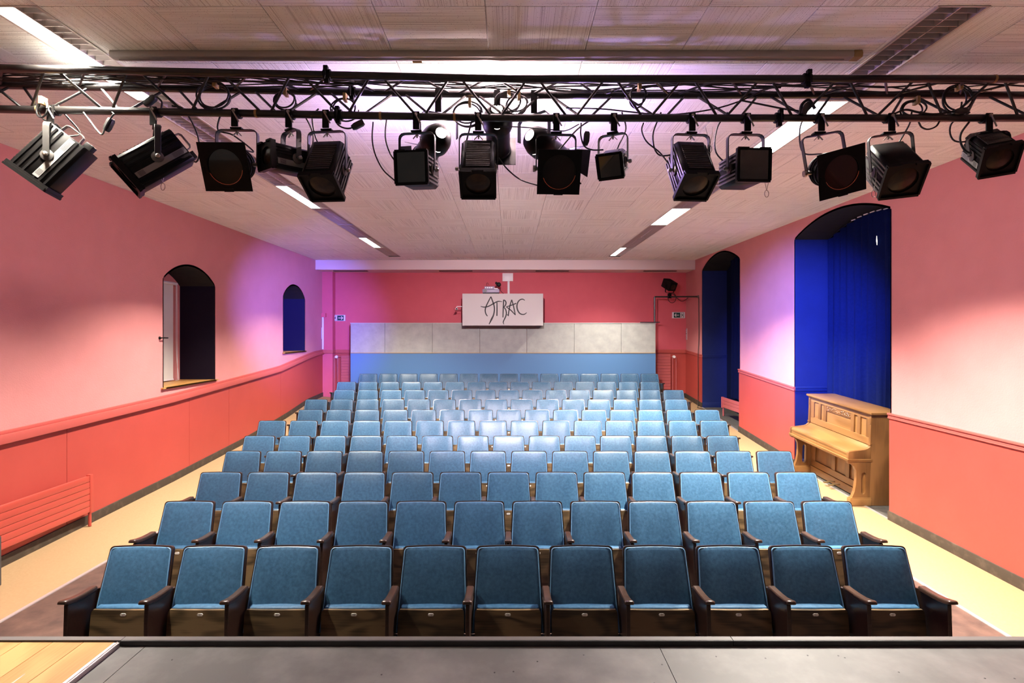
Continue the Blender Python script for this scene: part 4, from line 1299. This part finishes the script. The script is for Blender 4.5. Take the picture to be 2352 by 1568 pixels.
# ------------------------------------------------------------------ lighting truss
t = thing('lighting_truss', 'long black triangular lighting truss spanning the room below the ceiling', 'truss', (0, 3.62, ZC + 1.452))
O = Vector((0, 3.62, ZC + 1.452))
def TF(x): return Vector((x, chord_y(x, 3.50), ZC + 1.661)) - O
def TR(x): return Vector((x, chord_y(x, 3.74), ZC + 1.661)) - O
def TB(x): return Vector((x, chord_y(x, 3.62), ZC + 1.452)) - O
ends = [XL + .01, 0, XR - .01]
for fn in (TF, TR, TB):
    b = MB(); b.tube([fn(x) for x in ends], .025, 14); b.build('chord', M_TRUSS, t)
per = .51; k = 0
x = XL + .12 + .09
def brace(p, q, r=.0085):
    bb = MB(); bb.tube([p, q], r, 8); bb.build('brace', M_TRUSS, t)
while x < XR - .3:
    brace(TF(x - per * .41), TB(x)); brace(TB(x + .045), TF(x + per * .45))
    xr = x + .10
    if xr < XR - .5:
        brace(TR(xr - per * .42), TB(xr)); brace(TB(xr + .045), TR(xr + per * .45))
        brace(TF(x + .03), TR(x + per * .42)); brace(TR(x + per * .5), TF(x + per * .94), .008)
    x += per
for xe, s in ((XL, 1), (XR, -1)):
    b = MB()
    p = TF(xe + s * .01)
    b.box(min(xe, xe + s * .012), max(xe, xe + s * .012), -.20 + p.y + .12, .20 + p.y + .12, -.06, .27); b.build('wall_bracket', M_TRUSS, t, smooth=False)
# half couplers on the chords
for px, fn, py in ((764, TF, 0), (1843, TF, 0), (776, TB, 0), (795, TR, 0), (1800, TB, 0)):
    xx = (px - VX) * 3.55 / FPX
    b = MB(); p = fn(xx)
    b.M = Matrix.Translation(p)
    b.revolve([(.034, -.024), (.036, -.018), (.036, .018), (.034, .024)], 14, 'x'); b.cbox(0, -.01, -.045, .03, .03, .035); b.cbox(0, -.03, .03, .028, .03, .03); b.tube([(0, -.045, .02), (0, -.06, -.05)], .006, 6)
    b.build('coupler', M_SPOT, t, bevel=.002, seg=1)
# tape wraps
for px, fn in ((876, TB), (1044, TB), (2252, TF), (124, TB), (598, TB)):
    xx = (px - VX) * 3.6 / FPX
    b = MB(); b.M = Matrix.Translation(fn(xx)); b.revolve([(.0265, -.008), (.027, .008)], 14, 'x', False, False)
    b.revolve([(.0275, -.004), (.0275, .004)], 14, 'x', False, False)
    b.build('tape_wrap', M_TAPE, t)

# cable bundle lying in the truss (uncountable)
rc = random.Random(11)
b = MB()
for q in range(22):
    left = q < 14
    xa = XL + .1 + rc.random() * .5
    xe = (rc.uniform(-2.4, -.2) if left else rc.uniform(1.2, 4.2))
    if not left and rc.random() < .5: xa = rc.uniform(-2, 0.5)
    n_ = max(4, int((xe - xa) / .35)); pts_ = []
    y0 = rc.uniform(3.55, 3.72); 
    for i in range(n_ + 1):
        xx = xa + (xe - xa) * i / n_
        pts_.append((xx, chord_y(xx, y0 + rc.uniform(-.035, .035)), ZC + 1.672 + rc.uniform(-.022, .022)))
    b.tube(smooth_pts(pts_, 4), rc.choice([.005, .006, .0045]), 5)
o = b.build('cable_bundle', M_CABLE); o['kind'] = 'stuff'
tag(o, 'loose bundle of black cables lying along the top of truss', 'cables')

def coil(px, py, R, n, label, Y=3.62, sq=.8):
    p = ray(px, py, Y)
    rr = random.Random(int(px)); bb = MB(); pts_ = []
    m = n * 14
    for i in range(m + 1):
        a = 2 * PI * i / 14
        q = R * (1 + .10 * math.sin(i * .37 + px))
        pts_.append((q * math.cos(a), .02 * math.sin(a * .5 + i * .1) + (i / m - .5) * .05, sq * q * math.sin(a)))
    bb.tube(smooth_pts(pts_, 2), .0055, 6)
    o = thing('cable_coil', label, 'cable', p)
    bb.build('loop', M_CABLE, o)
    e = MB(); e.cbox(R * .15, -.012, sq * R * .95, .022, .05, .05); e.build('tie', M_TAPE, o, bevel=.003)
coil(492, 222, .105, 4, 'coiled black cable tied up inside the left part of truss', 3.58)
coil(655, 232, .07, 3, 'small coiled cable above the fourth spotlight from left', 3.6)
coil(790, 248, .085, 2, 'looped cable in truss above the fifth spotlight from left', 3.6)
coil(1075, 262, .095, 3, 'tangled cable loops in truss above the middle spotlight', 3.66)
coil(1165, 235, .085, 3, 'cable loops around the lit lamp behind truss middle', 3.7)
coil(1188, 240, .07, 2, 'second cable loops just right of the lit middle lamp', 3.68)
coil(1465, 222, .05, 2, 'narrow hanging cable loop right of the truss middle', 3.6, 1.3)
coil(2098, 250, .075, 3, 'cable loops in truss above the second spotlight from right', 3.62, .7)
coil(2195, 228, .085, 3, 'large cable loops near the right end of truss', 3.62, 1.0)
coil(100, 252, .045, 2, 'small cable loops beside the leftmost clamp', 3.45, 1.2)

def cable(pxs, r, label, connector=None, Y=3.6):
    P = [ray(x, y, Y + dy) for (x, y, dy) in pxs]
    o = thing('hanging_cable', label, 'cable', P[0])
    bb = MB(); bb.tube([q - P[0] for q in smooth_pts(P, 6)], r, 6); bb.build('wire', M_CABLE, o)
    if connector is not None:
        x, y, ang = connector
        e = MB(); c = ray(x, y, Y - .01) - P[0]
        e.M = Matrix.Translation(c) @ Matrix.Rotation(ang, 4, 'Y')
        e.prism([(-.012, -.045), (.012, -.045), (.02, -.02), (.02, .03), (.013, .045), (-.013, .045), (-.02, .03), (-.02, -.02)], -.015, .015, 'y')
        e.build('connector', M_CABLE, o, bevel=.004)
cable([(192, 258, -.03), (208, 280, -.03), (225, 302, -.03), (235, 308, -.03), (243, 290, -.03), (258, 266, -.03), (262, 262, -.02), (250, 252, 0)], .0055, 'cable with plug connector drooping between the two leftmost spotlights', (250, 287, .45), 3.5)
cable([(857, 280, 0), (855, 320, 0), (862, 355, 0), (880, 390, 0), (907, 415, -.05)], .005, 'cable arcing down to the sixth spotlight from left')
cable([(1145, 362, .05), (1165, 388, .05), (1195, 412, .05), (1236, 426, -.05)], .005, 'cable sagging between middle spotlight and greenish gel spotlight')
cable([(1335, 282, 0), (1334, 310, 0), (1342, 335, 0), (1360, 344, 0), (1386, 344, -.02)], .005, 'cable with inline plug hanging left of the cube spotlight', (1347, 318, .08))
cable([(1478, 282, 0), (1474, 300, 0), (1485, 325, 0), (1515, 350, 0), (1535, 375, -.02)], .005, 'cable curving down right of the cube spotlight')
cable([(2226, 280, 0), (2208, 305, 0), (2206, 325, 0), (2216, 345, 0), (2232, 353, -.02)], .0065, 'cable curving into the back of the rightmost spotlight')
cable([(2110, 280, 0), (2117, 292, 0), (2132, 297, 0), (2150, 290, 0), (2158, 278, 0)], .0055, 'short cable loop sagging below the right truss end')
cable([(760, 250, 0), (775, 285, 0), (800, 295, 0), (822, 285, 0), (830, 270, 0), (800, 262, 0)], .0055, 'cable with plug below truss beside fifth spotlight from left', (822, 287, 1.1))
cable([(1330, 285, .1), (1300, 300, .1), (1270, 298, .1), (1200, 292, .1), (1150, 290, .1)], .004, 'thin cable running behind the greenish gel spotlight')
cable([(350, 275, 0), (365, 262, .02), (372, 236, .02), (360, 222, .02)], .006, 'plug cable tucked over second clamp from left', (345, 232, .9), 3.52)
cable([(1838, 262, 0), (1842, 240, 0), (1858, 230, 0), (1872, 250, 0)], .010, 'black adapter plugs on truss above the tilted gel frame', (1850, 250, .5))
cable([(2052, 262, 0), (2080, 252, 0), (2110, 258, 0), (2150, 262, 0), (2210, 252, 0)], .007, 'cables with flat black socket right of the second spotlight from right', (2205, 256, 1.45))
cable([(1300, 248, .05), (1380, 250, .05), (1440, 256, .05), (1500, 262, .05), (1560, 262, .05), (1640, 250, .05), (1700, 232, .05), (1760, 205, .08)], .005, 'long cable sagging along lower chord right of truss middle')
cable([(1700, 230, .05), (1750, 240, .05), (1800, 250, .05), (1835, 255, .05), (1850, 262, 0)], .006, 'cable run between the right half couplers')

# ------------------------------------------------------------------ window blinds, sills, curtains
for n_, op in enumerate(OPEN_L):
    ya, yb, sill, sp, ap, d = op
    t = bpy.data.objects.new('window_%d' % (n_ + 1), None); col.objects.link(t)
    t.location = (XL, (ya + yb) / 2, sill)
    struct(t, ['near arched window niche with white roller blind and oak sill', 'far small arched window niche with dark blue reveal and oak sill'][n_], 'window')
    hl = (yb - ya) / 2; ov = .06
    b = MB(); b.box(-d, .035, -hl - .0, hl + .0, -.022, .0); b.box(0, .035, -hl - ov, hl + ov, -.022, .0); b.build('sill_board', M_OAK, t, bevel=.003)
    zt = sp - sill + .02
    b = MB(); b.box(-d + .05, -d + .053, -hl - .0 + .02, hl - .26, .03, zt); b.build('roller_blind', M_BLIND, t, smooth=False)
    b = MB(); b.tube([(-d + .07, -hl + .02, zt), (-d + .07, hl - .20, zt)], .024, 14); b.build('roller', M_PLASTIC, t)
    b = MB(); b.box(-d + .04, -d + .062, -hl + .02, hl - .26, .015, .035); b.build('bottom_bar', M_PLASTIC, t)
    b = MB(); b.tube(smooth_pts([(-d + .075, hl - .215, zt), (-d + .08, hl - .22, .5), (-d + .085, hl - .17, .06), (-d + .1, hl - .20, .012), (-d + .12, hl - .30, .008)], 6), .004, 5)
    b.tube([(-d + .075, hl - .195, zt), (-d + .08, hl - .19, .02)], .004, 5)
    b.build('pull_chain', M_PLASTIC, t)
p = ray(368, 776, 7.48)
t = thing('wall_hook', 'small black hook on the left wall beside the near window niche', 'hook', (XL, 7.48, p.z))
b = MB(); b.revolve([(.022, 0), (.020, .012), (.012, .02)], 12, 'x'); b.build('rose', M_SPOT, t)
b = MB(); b.tube(smooth_pts([(.015, 0, 0), (.045, 0, .002), (.05, .03, .002), (.048, .11, .0)], 4), .009, 8); b.build('lever', M_SPOT, t)

def curtain(op, x, ya, yb, zlow, mat, name, label, amp, folds, slit=None):
    arc = arc_pts(op[0], op[1], op[3], op[4], 40)
    def top(y):
        for p, q in zip(arc, arc[1:]):
            if p[0] <= y <= q[0]: return p[1] + (q[1] - p[1]) * (y - p[0]) / (q[0] - p[0] + 1e-9)
        return op[3]
    t = thing(name, label, 'curtain', (x, (ya + yb) / 2, zlow))
    n_ = folds * 8; b = MB(); vs = []; rows = 14
    for j in range(rows + 1):
        s = j / rows
        for i in range(n_ + 1):
            y = ya + (yb - ya) * i / n_
            zt = top(y) - .035
            z = zlow + (zt - zlow) * s
            a = amp * (1.0 - .35 * s)
            ph = 2 * PI * folds * i / n_ + .5 * math.sin(3.1 * i / n_ * 2 * PI)
            vs.append((a * math.sin(ph) + .3 * a * math.sin(2.3 * ph + 2 * s), y - t.location.y + .01 * math.sin(5 * s + i * .2), z - zlow))
    W = n_ + 1
    fs = [(j * W + i, j * W + i + 1, (j + 1) * W + i + 1, (j + 1) * W + i) for j in range(rows) for i in range(n_)]
    o_ = len(vs)
    vs2 = [(v[0] + .006, v[1], v[2]) for v in vs]
    fs2 = [tuple(o_ + q for q in reversed(f)) for f in fs]
    edge = [(i, o_ + i, o_ + i + 1, i + 1) for i in range(n_)]
    b.add(vs + vs2, fs + fs2 + edge)
    b.build('drape', mat, t, angle=80)
    b = MB(); pts_ = [(0.0, y - t.location.y, top(y) - .02 - zlow) for y in [ya + (yb - ya) * q / 24 for q in range(25)]]
    b.tube(pts_, .008, 6); b.build('curtain_rail', M_CABLE, t)
    return t, top
t, topf = curtain(OPEN_R[0], XR + .53, OPEN_R[0][0] + .02, OPEN_R[0][1] - .02, flz_r(8.7) + .03, M_CURTAIN, 'curtain', 'royal blue pleated curtain in the near arched recess behind piano', .035, 13)
for q in range(9):
    y = 6.95 + .14 * q
    b = MB(); b.cbox(-.03, y - t.location.y, topf(y) - .03 - t.location.z, .012, .09, .014); b.build('clip', M_PLASTIC, t, smooth=False)
p = ray(2012.5, 553, 7.53)
M_DAY = pmat('daylight gap', (1.0, .9, .8, 1), .5, emit=2.5)
b = MB(); b.prism([(7.523 - t.location.y, -.06), (7.536 - t.location.y, .0), (7.530 - t.location.y, .07), (7.520 - t.location.y, .0)], -.052, -.046, 'x'); b.v = [(v[0], v[1], v[2] + p.z - t.location.z) for v in b.v]; b.build('daylight_gap', M_DAY, t, smooth=False)
curtain(OPEN_R[1], XR + .50, OPEN_R[1][0] + .02, 12.52, flz_r(12.4) + .36, M_CURTAIN2, 'curtain', 'dark navy curtain in the far arched recess above low radiator', .03, 9)

# ------------------------------------------------------------------ radiators
def radiator(name, label, x, s, ya, yb, z0, z1, mat, slats, feet, depth=.07, valve=None):
    # panel radiator on a side wall; s=+1 faces +x
    t = thing(name, label, 'radiator', (x, (ya + yb) / 2, z0), group='wall radiators')
    hl = (yb - ya) / 2; h = (z1 - z0) / slats
    b = MB(); b.box(min(0, -s * .03), max(0, -s * .03), -hl + .005, hl - .005, 0, z1 - z0 - .005)
    b.build('core', mat, t, smooth=False)
    for k in range(slats):
        bb = MB(); bb.box(min(0, s * .011), max(0, s * .011), -hl + .012, hl - .012, k * h + .002, (k + 1) * h - .002)
        bb.build('slat', mat, t, bevel=.004, seg=2)
    b = MB()
    for e in (-1, 1): b.box(-.034, .016, e * hl - .022, e * hl + .022, -.01, z1 - z0 + .008)
    b.build('end_post', mat, t, bevel=.004)
    if feet:
        for e in (-1, 1):
            bb = MB(); bb.tube([(-s * .008, e * hl, feet - z0), (-s * .008, e * hl, .02)], .017, 10); bb.build('foot', mat, t)
    return t
radiator('panel_radiator', 'low coral panel radiator on the left wall, lower left of picture', XL + .085, 1, 4.3, 6.14, .235, .655, M_RAD, 6, flz_l(6.1) + .0)
radiator('panel_radiator', 'short pink radiator under the navy curtain in far recess', XR + .17, -1, 11.15, 12.17, ZC - 1.72, ZC - 1.49, M_RADPINK, 3, flz_r(12.1) + .01)
b = MB()
def back_radiator(x0, x1, z1, label, px, side):
    t = thing('panel_radiator', label, 'radiator', ((x0 + x1) / 2, 14.08, ZC - 1.62), group='wall radiators')
    w = (x1 - x0) / 2; z0 = ZC - 1.62; H = z1 - z0
    bb = MB(); bb.box(-w + .005, w - .005, 0, .04, .1, H - .01); bb.build('core', M_RADPINK, t, smooth=False)
    n = 12
    for k in range(n):
        e = MB(); h = (H - .1) / n; e.box(-w, w, -.012, .002, .1 + k * h + .004, .1 + (k + 1) * h - .004); e.build('slat', M_RADPINK, t, bevel=.003, seg=1)
    p = ray(px, 819, 14.08)
    e = MB(); e.revolve([(.0, -.05), (.035, -.045), (.04, .01), (.02, .03)], 14, 'y'); e.v = [(v[0] + p.x - t.location.x, v[1] - .03, v[2] + p.z - z0) for v in e.v]; e.build('valve', M_PLASTIC, t)
    e = MB()
    for dx in (-.07, .02): e.tube([(p.x - t.location.x + dx * side, 0, 0.02), (p.x - t.location.x + dx * side, 0, p.z - z0)], .014, 8)
    e.tube([(p.x - t.location.x, 0, p.z - z0), (-side * 0 + (w if p.x > t.location.x else -w), 0.01, p.z - z0)], .012, 8)
    e.build('pipe', M_RADPINK, t)
back_radiator(ray(784, 0, 14.1).x, ray(812, 0, 14.1).x, ZC - .62, 'tall slatted radiator behind partition at left back corner', 774, 1)
back_radiator(ray(1490, 0, 14.1).x, ray(1540, 0, 14.1).x, ZC - .58, 'tall slatted radiator behind partition at right back corner', 1547, -1)

# grey upright at the left picture edge
t = thing('stand_case', 'dark grey upright case at the left picture edge before radiator', 'case', (-4.67, 4.78, floor_z(-4.67, 4.78)))
zt = ray(0, 1233, 4.78).z - t.location.z
b = MB(); b.box(-.2, .088, -.03, .03, 0.0, zt); b.build('body', M_GREYPOST, t, bevel=.01)
b = MB(); b.box(-.19, .07, -.036, -.028, .05, zt - .06); b.build('front_plate', M_LIP, t, bevel=.004)
b = MB(); b.strap([(-.1, -.03, zt - .1), (-.1, -.06, zt - .1), (.0, -.06, zt - .1), (.0, -.03, zt - .1)], .02, .008, (0, 0, 1)); b.build('handle', M_STEEL, t)

# ------------------------------------------------------------------ upright piano
PL = 1.47
zf_far = floor_z(4.6, 8.52); zf_near = floor_z(4.6, 7.05)
root = thing('upright_piano', 'honey coloured oak upright piano standing before the near recess', 'piano', (4.763, 8.52, zf_far + .003), (0, math.atan2(zf_far - zf_near, PL), -PI / 2))
def P(name, mat, bev=.003, parent=None, **k):
    return lambda mb: mb.build(name, mat, parent or root, bevel=bev, seg=2, **k)
HT = 1.215
for x0 in (0, PL - .045):
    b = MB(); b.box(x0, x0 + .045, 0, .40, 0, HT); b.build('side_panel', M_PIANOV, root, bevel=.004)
b = MB(); b.box(.045, PL - .045, .36, .39, .02, HT - .02); b.build('back_panel', M_PIANO, root, smooth=False)
b = MB(); b.box(-.03, PL + .03, -.035, .42, HT, HT + .030); lid = b.build('lid', M_PIANO, root, bevel=.008)
b = MB(); b.box(-.012, PL + .012, -.015, .40, HT - .018, HT); b.build('cornice', M_PIANO, root, bevel=.005)
# upper front board: stiles and rails with recessed panels
zu0, zu1 = .80, HT - .018
b = MB(); b.box(.045, PL - .045, .022, .034, zu0, zu1); ub = b.build('upper_board', M_PIANO, root, smooth=False)
xsf = [.045, .125, .245, .305, .375, .465, 1.005, 1.095, 1.165, 1.225, 1.345, PL - .045]
zr = [(zu0, .895), (1.14, zu1)]
for (za, zb) in zr:
    b = MB(); b.box(.045, PL - .045, .004, .022, za, zb); b.build('rail', M_PIANO, ub, bevel=.003, seg=1)
for a, c in ((.045, .125), (.245, .305), (.375, .445), (PL - .445, PL - .375), (PL - .305, PL - .245), (PL - .125, PL - .045)):
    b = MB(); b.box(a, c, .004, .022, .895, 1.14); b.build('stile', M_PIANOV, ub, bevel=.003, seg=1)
# carved frieze in the middle panel
b = MB(); b.box(.445, PL - .445, .010, .022, 1.065, 1.14)
rv = random.Random(5)
for q in range(34):
    cx = .46 + (PL - .92) * (q + .5) / 34; cz = 1.1025 + rv.uniform(-.022, .022); rr = rv.uniform(.010, .017)
    vs_ = []; m = 8
    for k in range(m): vs_.append((cx + rr * math.cos(2 * PI * k / m), .010, cz + rr * math.sin(2 * PI * k / m)))
    vs_.append((cx + rv.uniform(-.004, .004), .000, cz))
    b.add(vs_, [(k, (k + 1) % m, m) for k in range(m)])
cf = b.build('carved_frieze', M_PIANOV, ub, angle=20); cf['label'] = 'carved leaf frieze'
for xq in (.022, PL - .022):
    b = MB(); b.box(xq - .020, xq + .020, -.012, .004, zu0 + .03, zu1); b.box(xq - .026, xq + .026, -.020, .004, zu0 + .0, zu0 + .03)
    b.box(xq - .014, xq + .014, -.017, -.010, 1.08, 1.17)
    b.build('pilaster', M_PIANOV, root, bevel=.003, seg=1)
# keyboard: bed, cheeks, slip and curved fall board
b = MB(); b.box(-.006, PL + .006, -.305, .02, .585, .625); b.build('key_bed', M_PIANO, root, bevel=.006)
b = MB(); b.box(-.010, PL + .010, -.311, .0, .600, .606); b.box(-.010, PL + .010, -.311, .0, .614, .620); b.build('bed_moulding', M_PIANO, root, smooth=False)
curve = [(0, .80), (-.02, .785), (-.045, .762), (-.08, .748), (-.13, .740), (-.20, .733), (-.27, .726), (-.292, .718), (-.298, .700)]
cheek = [(0, .625)] + curve + [(-.300, .625)]
for x0 in (0, PL - .04):
    b = MB(); b.prism(cheek, x0, x0 + .04, 'x'); b.build('cheek', M_PIANOV, root, bevel=.004)
b = MB(); fall = [(0, .64)] + [(y + .004, z - .004) for y, z in curve] + [(-.293, .668), (-.26, .66)]
b.prism(fall, .041, PL - .041, 'x'); fb_ = b.build('fall_board', M_PIANO, root, bevel=.003)
b = MB(); b.box(.041, PL - .041, -.292, -.27, .627, .664); b.build('key_slip', M_PIANO, root, bevel=.003)
b = MB(); b.box(.06, PL - .06, -.2935, -.16, .7195, .7206)
for i_, v_ in enumerate(b.v): b.v[i_] = (v_[0], v_[1], v_[2] + .0)
b = MB(); b.box(.05, PL - .05, -.296, -.2925, .684, .690); b.build('fall_bead', M_PIANOV, fb_, smooth=False)
b = MB(); b.revolve([(.007, -.297), (.007, -.292)], 10, 'y'); b.v = [(v[0] + PL / 2, v[1], v[2] + .66) for v in b.v]; b.build('keyhole', M_BRASS, root)
# scroll legs with slot
for x0 in (0, PL - .05):
    outer = [(-.298, .585), (-.296, .565), (-.262, .56), (-.215, .525), (-.190, .47), (-.182, .38), (-.186, .28), (-.20, .19), (-.225, .125), (-.235, .105), (0, .105), (0, .585)]
    slot = [(-.085 + .030 * math.cos(a), (.40 if math.sin(a) > 0 else .20) + .030 * math.sin(a) * 1.6) for a in [2 * PI * k / 16 for k in range(16)]]
    bm = bmesh.new()
    vo = [bm.verts.new((x0, p[0], p[1])) for p in outer]; vi = [bm.verts.new((x0, p[0], p[1])) for p in slot]
    eo = [bm.edges.new((vo[i], vo[(i + 1) % len(vo)])) for i in range(len(vo))]
    ei = [bm.edges.new((vi[i], vi[(i + 1) % len(vi)])) for i in range(len(vi))]
    bmesh.ops.triangle_fill(bm, use_beauty=True, use_dissolve=False, edges=eo + ei)
    r_ = bmesh.ops.extrude_face_region(bm, geom=list(bm.faces))
    bmesh.ops.translate(bm, verts=[g for g in r_['geom'] if isinstance(g, bmesh.types.BMVert)], vec=(.05, 0, 0))
    bmesh.ops.recalc_face_normals(bm, faces=bm.faces)
    me = bpy.data.meshes.new('leg'); bm.to_mesh(me); bm.free(); me.materials.append(M_PIANOV)
    lg = link('leg', me, root)
    if x0 > 0:
        b = MB(); b.box(x0 + .018, x0 + .026, -.125, -.045, .13, .47); b.build('leg_inset', M_PIANO, lg, smooth=False)
    b = MB(); b.box(x0 - .012, x0 + .062, -.262, .02, 0, .095); b.box(x0 - .006, x0 + .056, -.25, .02, .095, .108); b.build('toe_block', M_PIANO, root, bevel=.006)
# lower board with three recessed panels and bottom rail
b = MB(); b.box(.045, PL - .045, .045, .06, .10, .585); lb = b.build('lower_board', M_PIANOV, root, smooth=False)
for (za, zb) in ((.12, .215), (.53, .585)):
    b = MB(); b.box(.045, PL - .045, .025, .045, za, zb); b.build('rail', M_PIANO, lb, bevel=.003, seg=1)
for a, c in ((.045, .16), (.585, .665), (.915, .995), (PL - .115, PL - .045)):
    b = MB(); b.box(a, c, .025, .045, .215, .53); b.build('stile', M_PIANOV, lb, bevel=.003, seg=1)
b = MB(); b.box(.045, PL - .045, .015, .06, .012, .115); b.build('bottom_rail', M_PIANO, root, bevel=.004)
for xq in (PL / 2 - .05, PL / 2 + .07):
    b = MB(); b.strap([(xq, .02, .06), (xq, -.06, .062), (xq, -.10, .055), (xq, -.135, .045)], .032, .010, (1, 0, 0)); b.cbox(xq, -.115, .05, .042, .06, .012); b.build('pedal', M_BRASS, root, bevel=.004)

print('objects', len(bpy.data.objects))
